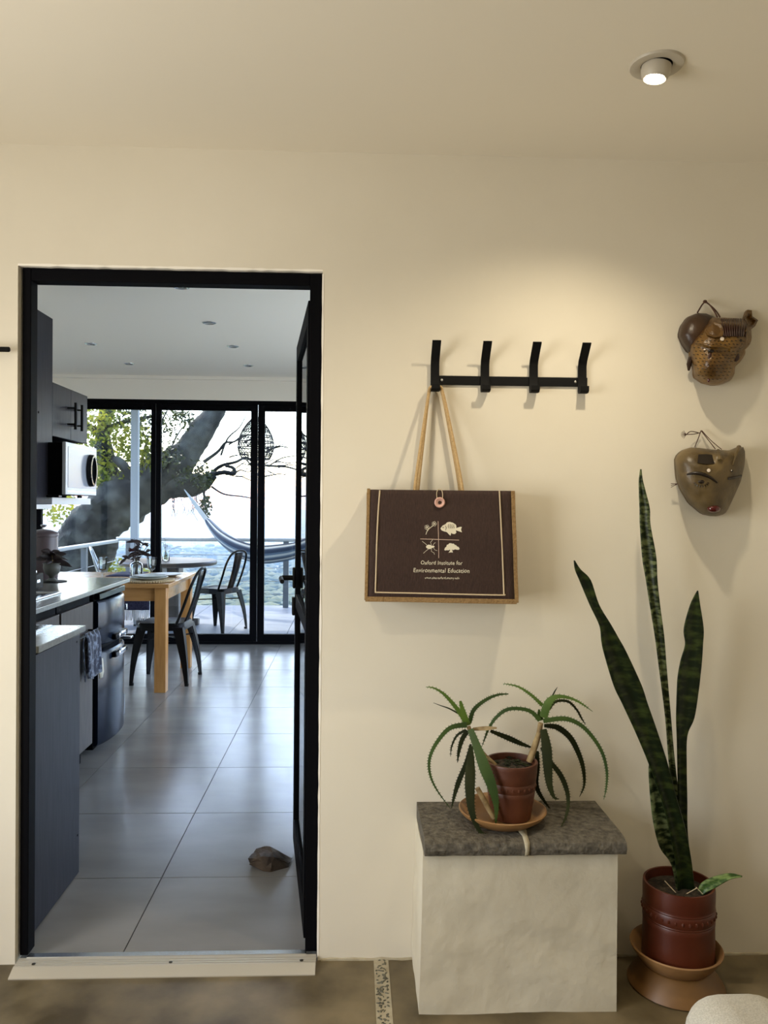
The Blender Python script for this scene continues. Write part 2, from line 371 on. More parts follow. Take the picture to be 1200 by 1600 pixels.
# ------------------------------------------------------------------ doorway: frame, leaf, threshold
dr = struct(empty('door_1', ((XL + XR) / 2, D, 0)))
y0, y1 = D + .018, D + .068
x0, x1, z1 = XL + .006, XR - .002, ZT - .004
fwl, fwr, fwt = .024, .036, .036
BX('frame_jamb', (x0, y0, .016), (x0 + fwl, y1, z1), 'black', dr, .002)
BX('frame_jamb', (x1 - fwr, y0, .016), (x1, y1, z1), 'black', dr, .002)
BX('frame_head', (x0 + fwl, y0, z1 - fwt), (x1 - fwr, y1, z1), 'black', dr, .002)
# leaf, swung into the kitchen
hx, hy = x1 - fwr + .022, y1 + .004
far = Vector((-.196, 3.14, 0)); hv = Vector((hx, hy, 0)); dv = (far - hv); Lw = dv.length; dv.normalize(); nv = Vector((-dv.y, dv.x, 0))   # nv towards left
th = .030; zb, zt = .028, 1.962
def leafbox(m, u0, u1, za, zb_, t0=0., t1=th):
    c = [hv + dv*u0 + nv*t0, hv + dv*u1 + nv*t0, hv + dv*u1 + nv*t1, hv + dv*u0 + nv*t1]
    vs_ = [(p.x, p.y, za) for p in c] + [(p.x, p.y, zb_) for p in c]
    return m.add(vs_, [(0,3,2,1),(4,5,6,7),(0,1,5,4),(1,2,6,5),(2,3,7,6),(3,0,4,7)])
nv = -nv if nv.x > 0 else nv
lf = leafbox(MB(), 0, .062, zb, zt); leafbox(lf, Lw - .062, Lw, zb, zt); leafbox(lf, .062, Lw - .062, zb, zb + .10); leafbox(lf, .062, Lw - .062, zt - .065, zt)
for zr in (.95,): leafbox(lf, .062, Lw - .062, zr, zr + .05)
leaf = lf.build('leaf', 'black', dr, bevel=.002)
leafbox(MB(), .064, Lw - .064, zb + .102, .948, .012, .02).build('pane', 'doorglass', leaf)
leafbox(MB(), .064, Lw - .064, 1.002, zt - .067, .012, .02).build('pane', 'doorglass', leaf)
hp = hv + dv * (Lw - .03) + nv * th
def hz(p, z): return Vector((p.x, p.y, z))
m = MB(); leafbox(m, Lw - .05, Lw - .01, 1.02, 1.10, th, th + .010); m.build('handle_plate', 'blackmatte', leaf, bevel=.004)
m = MB(); m.tube([hz(hp + nv*.008, 1.06), hz(hp + nv*.05, 1.06)], .010, 12)
m.tube(smoothpath([hz(hp + nv*.048, 1.06), hz(hp + nv*.056 - dv*.02, 1.06), hz(hp + nv*.054 - dv*.11, 1.056)]), .0085, 10)
m.build('lever_handle', 'blackmatte', leaf, smooth=True)
m = MB(); leafbox(m, Lw - .048, Lw - .012, .915, .985, th, th + .012); m.build('keyhole_plate', 'blackmatte', leaf, bevel=.004)
# threshold
tr = struct(empty('trim_1', ((XL + XR) / 2, D - .03, 0)))
tx0, tx1 = XL + .012, XR - .004
rings = []
prof = [(2.266, 0), (2.266, .003), (2.300, .017), (2.306, .017), (2.3065, .0125), (2.310, .0125), (2.3105, .017), (2.317, .017), (2.3175, .0125), (2.321, .0125), (2.3215, .017),
        (2.328, .017), (2.3285, .0125), (2.332, .0125), (2.3325, .017), (2.345, .017), (2.345, 0)]
MB().loft([[(x, y, z) for y, z in prof] for x in (tx0, tx1)]).build('ramp', 'alu', tr)
MB().box((tx0 + .02, 2.3455, 0), (tx1 - .03, 2.366, .019)).build('shiny_strip', 'steel', tr)
for px_ in (50, 264, 470):
    p = PZ(px_, 1510, .017)
    MB().lathe([(.0055, 0), (.0055, .0012), (.003, .0022), (.0005, .0024)], (p.x, 2.3135, .0168), 14).build('screw', 'screw', tr, smooth=True)
# chipped paint edge round the door hole
m = MB(); rg = []
for i in range(60):
    z = .01 + i * (ZT - .02) / 59; d = .0015 + .003 * rnd.random()
    rg.append([(XR - d*.6, D + .016, z), (XR - d*.6, D - .001, z), (XR + d, D - .001, z), (XR + d, D + .016, z)])
m.loft(rg); struct(m.build('trim_3', 'kwhite'))
m = MB(); rg = []
for i in range(40):
    x = XL + i * (XR - XL) / 39; d = .0015 + .003 * rnd.random()
    rg.append([(x, D + .016, ZT - d), (x, D - .001, ZT - d), (x, D - .001, ZT + d), (x, D + .016, ZT + d)])
m.loft(rg); struct(m.build('trim_4', 'kwhite'))

# ------------------------------------------------------------------ kitchen shell
KZ, YW = 2.555, 7.66                     # ceiling height, window wall
KL, KR, DLX = -1.93, 0.95, -3.05
fl = struct(BX('floor_kitchen', (DLX, D + .031, -.1), (KR, YW + .02, -.003), 'grout'))
TX0, TY0 = -0.6762, 2.8757
tile_me = None
def tile_object(name, x0_, x1_, y0_, y1_, m_, parent, z0=-.01, z1=0.):
    return MB().box((x0_, y0_, z0), (x1_, y1_, z1)).build(name, m_, parent)
g = .0018; protos = {}
for i in range(-4, 3):
    for j in range(-1, 9):
        xa, xb = TX0 + .6*i, TX0 + .6*(i+1); ya, yb = TY0 + .6*(j), TY0 + .6*(j+1)
        if j == -1: ya = D + .026
        xa, xb, yb = max(xa, DLX), min(xb, KR), min(yb, YW + .01)
        if xb - xa < .05 or yb - ya < .05: continue
        key = (round(xb-xa, 3), round(yb-ya, 3))
        if key not in protos:
            o = tile_object('tile', xa + g, xb - g, ya + g, yb - g, 'tile', fl); protos[key] = (o, xa, ya)
        else:
            p, pxa, pya = protos[key]; o = p.copy(); COL.objects.link(o); o.parent = fl; o.location = p.location + Vector((xa - pxa, ya - pya, 0))
struct(BX('ceiling_kitchen', (DLX - .1, D + T, KZ), (KR + .1, YW + .12, KZ + .15), 'kwhite'))
struct(BX('wall_kitchen_left', (KL - .1, D + T, 0), (KL, 4.86, KZ), 'kwhite'))
struct(BX('wall_step', (DLX, 4.76, 0), (KL - .1, 4.86, KZ), 'kwhite'))
m = MB(); m.box((DLX - .1, 4.76, 0), (DLX, 5.3, KZ)); m.box((DLX - .1, 5.3, 2.2), (DLX, YW, KZ)); m.box((DLX - .1, 5.3, 0), (DLX, YW, .08))
struct(m.build('wall_dining_left', 'kwhite'))
m = MB().box((KR, D + T, 0), (KR + .1, 3.75, KZ)).box((KR, 6.65, 0), (KR + .1, YW, KZ)).box((KR, 3.75, 2.15), (KR + .1, 6.65, KZ)).box((KR, 3.75, 0), (KR + .1, 6.65, .05))
struct(m.build('wall_kitchen_right', 'kwhite'))
wn4 = struct(empty('window_4', (KR + .05, 5.2, .05)))
for a, b in (((3.75, .05), (3.81, 2.15)), ((5.17, .05), (5.23, 2.15)), ((6.59, .05), (6.65, 2.15)), ((3.81, .05), (6.59, .11)), ((3.81, 2.09), (6.59, 2.15))):
    BX('sash', (KR + .02, a[0], a[1]), (KR + .08, b[0], b[1]), 'black', wn4, .002)
WT = 2.335
struct(BX('wall_lintel', (DLX - .1, YW, WT), (KR + .1, YW + .12, KZ), 'kwhite'))
struct(BX('trim_5', (DLX, YW - .05, KZ - .03), (KR, YW, KZ), 'kwhite'))
# folding window wall
wn = struct(empty('window_1', ((DLX + KR) / 2, YW, 0)))
def wbox(n, xa, xb, za, zb_, ya=YW, yb=YW + .06, m_='black', par=wn): return BX(n, (xa, ya, za), (xb, yb, zb_), m_, par, .002)
wbox('frame_head', DLX, KR, WT - .035, WT); wbox('frame_sill', DLX, KR, 0, .025)
edges = [DLX, -1.883, -.916, .05, KR]
for k in range(4):
    a, b = edges[k] + .003, edges[k+1] - .003
    wl_ = .045 if k else .09; wr_ = .042
    if edges[k+1] == -.916: wr_ = .064
    if edges[k] == -.916: wl_ = .064
    sash = MB().box((a, YW + .004, .027), (a + wl_, YW + .054, WT - .037)).box((b - wr_, YW + .004, .027), (b, YW + .054, WT - .037))
    sash.box((a + wl_, YW + .004, .027), (b - wr_, YW + .054, .095)).box((a + wl_, YW + .004, 2.238), (b - wr_, YW + .054, WT - .037))
    so = sash.build('sash', 'black', wn, bevel=.002)
    MB().box((a + wl_ - .004, YW + .024, .09), (b - wr_ + .004, YW + .032, 2.243)).build('pane', 'glass', so)
wn2 = struct(empty('window_2', (DLX - .05, 6.4, 0)))
for a, b in (((5.3, .08), (5.36, 2.2)), ((6.45, .08), (6.51, 2.2)), ((7.58, .08), (7.66, 2.2)), ((5.3, .08), (7.66, .16)), ((5.3, 2.12), (7.66, 2.2))):
    BX('sash', (DLX - .08, a[0], a[1]), (DLX - .02, b[0], b[1]), 'black', wn2, .002)
for a, b in ((5.36, 6.45), (6.51, 7.58)): BX('pane', (DLX - .055, a, .16), (DLX - .047, b, 2.12), 'glass', wn2)
# kitchen downlights
names = ['nearest the door head', 'second from the doorway, right row', 'left row, nearer the doorway', 'third from the doorway, right row', 'left row, nearer the window', 'right row, nearest the window']
proto = None
for (x, y), nm in zip(((283, 448), (327, 504), (142, 537), (364, 541), (202, 568), (388, 571)), names):
    p = PZ(x, y, KZ)
    if proto is None:
        proto = empty('kitchen_downlight', p, cat='ceiling light', group='unlit recessed kitchen downlights')
        MB().lathe([(.030, .003), (.030, -.004), (.036, -.007), (.046, -.004), (.047, .002)], p, 28).build('trim_ring', 'steel', proto, smooth=True)
        MB().lathe([(.0298, -.002), (.001, -.0025)], p, 24).build('lens', 'bulboff', proto, smooth=True); o = proto
    else:
        o = copy_tree(proto); o.location = p
    o['label'] = 'unlit recessed downlight in kitchen ceiling, ' + nm

# ------------------------------------------------------------------ kitchen units
WZ = .90
# near unit with the end panel that faces the doorway
nu = empty('base_cabinet', (-1.2, 2.7, 0), 'dark woodgrain cabinet end just inside the doorway under the hob', 'cabinet')
BX('end_panel', (-1.001, D + T + .004, .005), (-.983, 2.915, WZ - .03), 'cab', nu, .001)
BX('carcass', (KL + .002, D + T + .004, .08), (-1.002, 2.885, WZ - .03), 'carcass', nu)
for px_, py_ in ((121, 1305), (120, 1003)):
    p = PX(px_, py_, -.983); MB().lathe([(.004, 0), (.004, .001), (.001, .0014)], p, 12, axis=(1, 0, 0)).build('screw_cap', 'carcass', nu)
# worktop, L-shaped
poly = [(KL, D + T + .004), (-.968, D + T + .004), (-.968, 2.93), (-1.318, 2.93), (-1.318, 4.77), (KL, 4.85)]
m = MB().prism([(x, y, WZ - .022) for x, y in poly], (0, 0, .022))
tag(m.build('worktop', 'quartz', bevel=.002), 'polished grey stone worktop, L-shaped, running from hob to fridge', 'worktop')
# drawer and door units along the left wall
FX = -1.335
def base_unit(ya, yb, label, panels):
    r = empty('base_cabinet', (-1.6, (ya + yb) / 2, 0), label, 'cabinet', 'base cabinets along the kitchen wall')
    BX('carcass', (KL + .002, ya, .10), (FX - .02, yb, WZ - .024), 'carcass', r)
    BX('plinth', (KL + .05, ya, 0), (FX - .06, yb, .099), 'carcass', r)
    for za, zb_, mm, nm in panels:
        BX(nm, (FX - .018, ya + .004, za), (FX, yb - .004, zb_), mm, r, .0015)
    return r
base_unit(2.95, 3.685, 'grey-brown base cabinet under the counter, partly behind the hob counter', [(.64, .835, 'cab2', 'drawer'), (.105, .632, 'cab', 'door')])
u2 = base_unit(3.70, 4.155, 'grey-brown base cabinet beside the fridge with a towel on its handle', [(.105, .835, 'cab2', 'door')])
hb = MB(); hb.tube([(FX + .045, 3.74, .70), (FX + .045, 4.12, .70)], .006, 10)
for y in (3.78, 4.08): hb.tube([(FX, y, .70), (FX + .045, y, .70)], .005, 8)
dcl = [c for c in u2.children if c.name.startswith('door')][0]
hb.build('handle', 'blackmatte', dcl, smooth=True)
# towel over the handle
def towel():
    r = empty('dish_towel', (FX + .05, 3.97, .45), 'navy patterned dish towel hung over a cabinet handle by the fridge', 'towel')
    m = MB(); nx = 14
    def sheet(xo, ztop, zbot, ya, yb, ph):
        rg = []
        for i in range(11):
            t = i / 10; z = ztop + (zbot - ztop) * t; row = []
            for k in range(nx + 1):
                s_ = k / nx; y = ya + (yb - ya) * s_ + .012 * t * math.sin(3*s_ + ph)
                x = FX + .045 + xo * min(1, t * 6) + .012 * t * math.sin(s_ * 9 + ph) + .004 * math.sin(s_ * 23 + ph)
                row.append((x, y, z - .05 * t * abs(s_ - .45) * (1 if ph else -1)))
            rg.append(row)
        return rg
    f = sheet(.012, .708, .47, 3.90, 4.09, .0); b = sheet(-.012, .708, .50, 3.88, 4.10, 1.2)
    m.loft(list(reversed(b)) + f, closed=False); m.build('cloth', 'towel', r, smooth=True, solid=.004)
    m = MB(); m.loft([[(FX + .056, 4.05, .56), (FX + .060, 4.12, .55)], [(FX + .062, 4.055, .49), (FX + .062, 4.13, .48)], [(FX + .06, 4.075, .455), (FX + .06, 4.12, .452)]], closed=False)
    m.build('linen_corner', 'linen', r, smooth=True, solid=.004)
towel()
# fridge
fr = empty('fridge', (-1.6, 4.5, 0), 'small two-door dark blue gloss fridge under the end of the counter', 'fridge')
BX('body', (KL + .03, 4.27, .03), (FX - .035, 4.745, .862), 'carcass', fr, .004)
def bulged(za, zb_, nm, m_='fridge'):
    rg = []; ya, yb = 4.275, 4.742; n = 12
    zs = [za, za + .012, (za + zb_) / 2, zb_ - .012, zb_]
    for q, z in enumerate(zs):
        row = []; ins = .010 if q in (0, 4) else 0
        for k in range(n + 1):
            s_ = k / n; y = ya + (yb - ya) * s_
            row.append((FX - .012 - ins + .042 * (1 - (2*s_ - 1)**2) ** .8, y, z))
        row += [(FX - .033, yb, z), (FX - .033, ya, z)]
        rg.append(row)
    return MB().loft(rg).build(nm, m_, fr, smooth=True)
du = bulged(.585, .822, 'upper_door'); dl_ = bulged(.05, .548, 'lower_door')
BX('black_strip', (FX - .034, 4.275, .83), (FX - .004, 4.742, .862), 'blackgloss', fr, .003)  # plain black strip between the upper door and the worktop
for par, z in ((du, .612), (dl_, .515)):
    m = MB(); m.box((FX + .022, 4.40, z - .016), (FX + .048, 4.62, z + .016)); m.build('handle', 'blackgloss', par, bevel=.006)
    m = MB(); m.box((FX + .030, 4.455, z - .014), (FX + .052, 4.575, z + .014)); m.build('handle_grip', 'chrome', par, bevel=.006)
BX('hinge', (FX - .02, 4.70, .552), (FX + .045, 4.745, .566), 'steel', fr, .003)
BX('badge', (FX + .0, 4.722, .72), (FX + .012, 4.738, .752), 'steel', fr, .002)
BX('side_strip', (FX - .012, 4.743, .10), (FX - .004, 4.748, .22), 'steel', fr)
# black hob set into the near worktop
hob = empty('hob', (-1.3, 2.72, WZ), 'black glass hob with pale rim set in the near counter', 'hob')
BX('glass', (-1.55, 2.545, WZ + .0005), (-1.085, 2.885, WZ + .006), 'blackgloss', hob, .002)
for c_, r_ in (((-1.20, 2.80), .075), ((-1.20, 2.63), .06), ((-1.42, 2.72), .085)):
    MB().lathe([(r_, 0), (r_, .0006), (r_ - .004, .0006), (r_ - .004, 0)], (c_[0], c_[1], WZ + .0062), 36, closed_profile=True).build('ring_mark', 'carcass', hob)
m = MB().box((-1.56, 2.537, WZ + .0005), (-1.075, 2.5445, WZ + .007)).box((-1.56, 2.8855, WZ + .0005), (-1.075, 2.893, WZ + .007)).box((-1.0845, 2.5445, WZ + .0005), (-1.075, 2.8855, WZ + .007))
m.build('rim', 'steel', hob)
# stainless sink with black appliance beside it on the main run
sk = empty('drop_in_sink', (-1.6, 3.8, WZ), 'stainless edged drop-in sink in the main counter', 'sink')
SY0, SY1 = 3.10, 3.98
m = MB().box((-1.80, SY0, WZ + .0005), (-1.43, SY0 + .03, WZ + .008)).box((-1.80, SY1 - .03, WZ + .0005), (-1.43, SY1, WZ + .008))
m.box((-1.46, SY0 + .03, WZ + .0005), (-1.43, SY1 - .03, WZ + .008)).box((-1.80, SY0 + .03, WZ + .0005), (-1.77, SY1 - .03, WZ + .008)); m.build('rim', 'steel', sk, bevel=.002)
BX('basin', (-1.77, SY0 + .03, WZ + .0005), (-1.46, SY1 - .03, WZ + .003), 'blackgloss', sk)
kt = empty('coffee_grinder', (-1.66, 3.76, WZ), 'small black appliance with silver buttons beside the sink', 'appliance')
kp = PX(60, 921, -1.60)
BX('housing', (-1.74, kp.y - .10, WZ + .0085), (-1.585, kp.y + .03, WZ + .085), 'blackmatte', kt, .006)
for k in range(3): MB().lathe([(.008, 0), (.008, .012), (.001, .013)], (-1.62, kp.y - .06 + .035 * k, WZ + .085), 12).build('button', 'chrome', kt, smooth=True)
BX('label_plate', (-1.586, kp.y - .06, WZ + .04), (-1.583, kp.y - .02, WZ + .055), 'steel', kt)
# canister
cp = Vector((PY(68, 880, 4.762).x, 4.762, WZ))
cn = empty('canister', cp, 'dusty pink lidded canister with chrome knob at the back of the counter', 'canister')
MB().lathe([(.078, 0), (.080, .004), (.080, .24), (.078, .245)], cp, 36).build('body', 'canister', cn, smooth=True)
MB().lathe([(.083, .2455), (.084, .262), (.080, .268), (.045, .282), (.012, .288)], cp, 36).build('lid', 'canister', cn, smooth=True)
MB().lathe([(.006, .286), (.006, .298), (.016, .306), (.018, .312), (.012, .316)], cp, 20).build('knob', 'chrome', cn, smooth=True)
# generic pointed leaf
def leafblade(m, base, d, length, width, up=Vector((0, 0, 1)), droop=.2, n=6, mi=0):
    d = Vector(d).normalized(); side = d.cross(up)
    side = side.normalized() if side.length > 1e-4 else Vector((1, 0, 0)); nn = side.cross(d).normalized(); rg = []
    for i in range(n + 1):
        t = i / n; wv = width * .5 * math.sin(PI * min(1, .06 + t * .94)) ** .8
        c = Vector(base) + d * length * t - Vector((0, 0, 1)) * droop * length * t * t
        rg.append([c - side * wv, c + nn * (-.15 * wv), c + side * wv])
    m.loft(rg, closed=False, mi=mi)
pp = PZ(81, 909, WZ)
up_ = empty('potted_plant', pp, 'small grey urn with dark pointed leaves in front of the canister', 'plant')
MB().lathe([(.028, .004), (.03, .010), (.014, .022), (.016, .03), (.040, .05), (.047, .08), (.045, .098), (.049, .104), (.045, .106), (.040, .098)], pp, 28).build('urn', 'pewter', up_, smooth=True)
MB().lathe([(.04, .096), (.001, .1)], pp, 20).build('soil', 'soil', up_)
MB().tube([pp + Vector((0, 0, .098)), pp + Vector((.004, 0, .125)), pp + Vector((.0, 0, .16))], .003, 6).build('stem', 'aloe_stem', up_)
for k in range(13):
    a = k * 2.4; e = .1 + .85 * (k / 13); m = MB()
    leafblade(m, pp + Vector((0, 0, .112 + .045 * k / 13)), (math.cos(a), math.sin(a), e), .115 - .04 * k / 13, .036, up=Vector((.3, -1, .5)), droop=.35)
    m.build('leaf', 'darkleaf', up_, smooth=True, solid=.0012)
tag(MB().lathe([(.075, .0005), (.082, .003), (.080, .0038), (.001, .0035)], pp, 30).build('coaster', 'blackmatte', smooth=True), 'flat dark round coaster under the small grey urn', 'coaster')

# upper cabinets
UX = -1.60
t1 = PX(82.5, 498, UX); 
uc = empty('wall_cabinet', (-1.77, 3.9, 1.31), 'tall dark wall cabinet with plain end nearest the doorway', 'cabinet')
BX('body', (KL + .002, 3.45, 1.335), (UX - .0185, t1.y, 2.32), 'carcass', uc)
BX('door', (UX - .018, 3.45, 1.335), (UX, 3.86, 2.32), 'cab', uc, .001)
BX('door', (UX - .018, 3.863, 1.335), (UX, t1.y, 2.32), 'cab', uc, .001)
BX('base_edge', (KL + .002, 3.45, 1.312), (UX, t1.y, 1.3345), 'whiteedge', uc)
p = PX(60, 644, UX); MB().lathe([(.006, 0), (.006, .0012), (.001, .002)], p, 14, axis=(1, 0, 0)).build('screw_cap', 'carcass', uc)
y0_, y1_ = t1.y + .003, 4.85
u3 = empty('wall_cabinet', (-1.77, 4.55, 1.70), 'two-door dark wall cabinet with bar handles above the microwave', 'cabinet')
BX('body', (KL + .002, y0_, 1.70), (UX - .0185, y1_, 1.985), 'carcass', u3)
ym = (y0_ + y1_) / 2
for a, b, hy_ in ((y0_, ym - .0015, ym - .055), (ym + .0015, y1_, ym + .05)):
    d_ = BX('door', (UX - .018, a, 1.70), (UX, b, 1.985), 'cab', u3, .001)
    h_ = MB().tube([(UX + .045, hy_, 1.755), (UX + .045, hy_, 1.905)], .0075, 10)
    for z in (1.785, 1.875): h_.tube([(UX, hy_, z), (UX + .045, hy_, z)], .005, 8)
    h_.build('handle', 'blackmatte', d_, smooth=True)
sh = empty('microwave_shelf', (-1.77, 4.6, 1.34), 'open niche shelf with pale edge carrying the microwave', 'shelf')
BX('board', (KL + .002, y0_, 1.335), (UX, y1_ + .07, 1.372), 'whiteedge', sh, .001)
BX('side_panel', (KL + .002, y0_, 1.3725), (UX - .01, y0_ + .016, 1.699), 'carcass', sh)
BX('side_panel', (KL + .002, y1_ - .018, 1.3725), (UX - .12, y1_ - .002, 1.699), 'carcass', sh)
# microwave
MX = -1.50; ma, mb_ = PX(103, 691, MX), PX(151, 699, MX)
mw = empty('microwave', (-1.68, 4.45, 1.373), 'white microwave with black oval handle in the wall unit niche', 'microwave')
BX('body', (KL + .03, ma.y + .022, 1.385), (MX - .0205, mb_.y - .004, 1.662), 'carcass', mw, .004)
for y in (ma.y + .05, mb_.y - .05): MB().lathe([(.014, 0), (.014, .012)], (-1.58, y, 1.3725), 12).build('foot', 'blackmatte', mw)
dm = BX('door', (MX - .02, ma.y, 1.388), (MX, mb_.y, 1.664), 'mwwhite', mw, .003)
BX('window', (MX + .0003, ma.y + .03, 1.425), (MX + .002, mb_.y - .015, 1.642), 'mwscreen', dm, .0008)
m = MB(); hc = Vector((MX + .03, mb_.y - .13, 1.528)); n = 28; outer = []
def oval(k, n, ry, rz):
    a = 2*PI*k/n; return (ry * math.copysign(abs(math.cos(a)) ** 1.25, math.cos(a)), rz * math.sin(a))
rg = []
for k in range(n):
    oy, oz = oval(k, n, .060, .092); iy, iz = oval(k, n, .040, .074)
    rg.append([(MX + .004, hc.y + oy, hc.z + oz), (MX + .030, hc.y + oy*.97, hc.z + oz*.97), (MX + .030, hc.y + iy*1.03, hc.z + iz*1.03), (MX + .004, hc.y + iy, hc.z + iz)])
m.loft(rg + [rg[0]], cap=False); m.build('handle', 'blackgloss', dm, smooth=True)
BX('control_line', (MX + .0003, ma.y + .03, 1.402), (MX + .0012, mb_.y - .02, 1.409), 'steel', dm)
tag(MB().box((KL + .02, ma.y + .0, 1.3725), (UX + .065, ma.y + .042, 1.384)).build('chopping_board', 'blackgloss', bevel=.002), 'thin black tray edge under the microwave', 'tray')

# ------------------------------------------------------------------ dining corner
TZ = .775
dt = empty('dining_table', (-2.0, 6.15, 0), 'honey pine dining table with square legs by the window', 'table')
TX1, TXa, TYa, TYb = -1.295, -2.72, 5.665, 6.65
BX('tabletop', (TXa, TYa, TZ - .028), (TX1, TYb, TZ), 'pine_h', dt, .003)
for x in (TX1 - .025, TXa + .105):
    for y in (TYa + .025, TYb - .105): BX('leg', (x - .08, y, 0), (x, y + .08, TZ - .0285), 'pine', dt, .002)
for a, b in (((TXa + .11, TYa + .045), (TX1 - .11, TYa + .067)), ((TXa + .11, TYb - .067), (TX1 - .11, TYb - .045)), ((TX1 - .067, TYa + .11), (TX1 - .045, TYb - .11)), ((TXa + .045, TYa + .11), (TXa + .067, TYb - .11))):
    BX('apron', (a[0], a[1], TZ - .125), (b[0], b[1], TZ - .0285), 'pine_h', dt)
# placemat, plates
pc = Vector(((PY(200, 905, 5.85).x + PY(268, 905, 5.85).x) / 2 - .01, 5.87, TZ))
pm = empty('placemat', pc, 'round woven straw placemat on the pine table', 'placemat')
m = MB()
for k in range(12):
    R_ = .008 + .0145 * k; m.tube([pc + Vector((R_*math.cos(a), R_*math.sin(a), .008)) for a in [2*PI*i/40 for i in range(41)]], .0078, 6)
m.build('coil', 'mat_straw', pm, smooth=True)
m = MB()
for i in range(60):
    a = 2*PI*i/60; m.ell(pc + Vector((.176*math.cos(a), .176*math.sin(a), .009)), .010, .006, .008, 6, 4, Matrix.Rotation(a + .9, 3, 'Z'))
m.build('braided_rim', 'mat_straw', pm, smooth=True)
prof = [(.055, 0), (.075, .001), (.115, .010), (.128, .016), (.130, .018), (.127, .0185), (.10, .011), (.07, .006), (.001, .005)]
for k, (lab, s_) in enumerate((('large pale stoneware plate on the straw placemat', 1.06), ('smaller pale stoneware plate stacked on the larger plate', .92))):
    c_ = pc + Vector((0, 0, .0165 + .0115 * k))
    tag(MB().lathe([(r*s_, z) for r, z in prof], c_, 44).build('plate', 'plate', smooth=True), lab, 'plate', 'pale stoneware plates')
p2 = Vector((TX1 - .17, 6.30, TZ))
tag(MB().lathe([(r, z) for r, z in prof], p2 + Vector((0, 0, .001)), 40).build('plate', 'plate', smooth=True), 'lone pale plate further back on the pine table', 'plate', 'pale stoneware plates')
def goblet(px_, label, Y=6.1):
    b = PY(px_, 895, Y); c_ = Vector((b.x, Y, TZ + .0005))
    pr = [(.032, 0), (.034, .002), (.008, .008), (.005, .014), (.005, .05), (.012, .058), (.028, .075), (.033, .10), (.036, .145), (.040, .165), (.0385, .165), (.034, .145), (.031, .10), (.026, .078), (.010, .066), (.001, .064)]
    r = empty('goblet', c_, label, 'glass', 'glass goblets on the pine table')
    MB().lathe(pr[:6] , c_, 20).build('stem', 'clear', r, smooth=True)
    MB().lathe([(.008, .058)] + pr[6:], c_, 10).build('bowl', 'clear', r, smooth=False)
goblet(237, 'clear fluted goblet right of the flower vase'); goblet(160, 'clear fluted goblet left of the flower vase', 6.0)
vb = Vector((PY(213, 890, 6.15).x, 6.15, TZ + .0005))
vs_ = empty('flower_vase', vb, 'clear square-shouldered glass vase with dark burgundy sprigs on the pine table', 'vase')
MB().lathe([(.045, 0), (.048, .004), (.048, .095), (.04, .11), (.02, .122), (.018, .145), (.022, .152), (.019, .152), (.015, .145), (.017, .122), (.037, .108), (.044, .094), (.044, .008), (.001, .006)], vb, 28).build('glass_bottle', 'clear', vs_, smooth=True)
fk = 0
for (ax_, ay_, hh, hw) in ((-.02, .01, .30, .5), (.03, -.01, .27, .5), (.07, .02, .20, .4), (-.01, -.03, .24, .4), (.05, .03, .29, .5), (-.09, .0, .15, .1), (.10, .0, .26, .2)):
    top = vb + Vector((ax_, ay_, hh)); stp = smoothpath([vb + Vector((.004*fk - .01, 0, .01)), vb + Vector((ax_*.12, ay_*.1, .13)), vb + Vector((ax_*.5, ay_*.5, .13 + (hh-.13)*.5)), top], 5)
    MB().tube(stp, .0022, 6).build('stem', 'darkleaf', vs_)
    for q in range(int(3 + hw * 7)):
        t = .55 + .45 * rnd.random(); c_ = stp[int(t * (len(stp) - 1))]; a = rnd.uniform(0, 2*PI); m = MB()
        leafblade(m, c_, (math.cos(a), math.sin(a) * .6, rnd.uniform(-.5, .7)), rnd.uniform(.055, .085), rnd.uniform(.018, .028), up=Vector((.2, -1, .5)), droop=.3)
        m.build('leaf', 'darkleaf', vs_, smooth=True, solid=.001)
    fk += 1
m = MB(); fc = vb + Vector((-.035, -.02, .215))
for k in range(16):
    a = k * 2.4; leafblade(m, fc, (math.cos(a), math.sin(a), .6 - k*.08), .032, .022, droop=0)
m.build('blossom', 'darkred', vs_, smooth=True, solid=.001)
# blue fringed runner hanging at the far side of the table
rx0, rx1 = PY(192, 960, 6.70).x, PY(234, 960, 6.70).x
rn = empty('table_runner', ((rx0 + rx1) / 2, 6.69, TZ), 'navy checked runner with white fringe hanging under the pine table', 'runner')
rg = []
for (y, z) in ((5.98 + .25, TZ + .003), (6.4, TZ + .003), (6.655, TZ + .003), (6.672, TZ - .012), (6.676, TZ - .15), (6.69, .56), (6.685, .455)):
    rg.append([(rx0 + (rx1 - rx0) * k / 8, y + .006 * math.sin(k * 1.9) * (1 if z < .7 else 0), z) for k in range(9)])
MB().loft(rg, closed=False).build('cloth', 'bluecloth', rn, smooth=True, solid=.003)
m = MB()
for k in range(18):
    x = rx0 + (rx1 - rx0) * (k + .5) / 18; m.tube([(x, 6.685, .456), (x + .003*math.sin(k), 6.686, .41), (x - .003*math.cos(k*2), 6.684, .37)], .0042, 5)
tag(m.build('fringe', 'fringe', rn), kind='stuff')
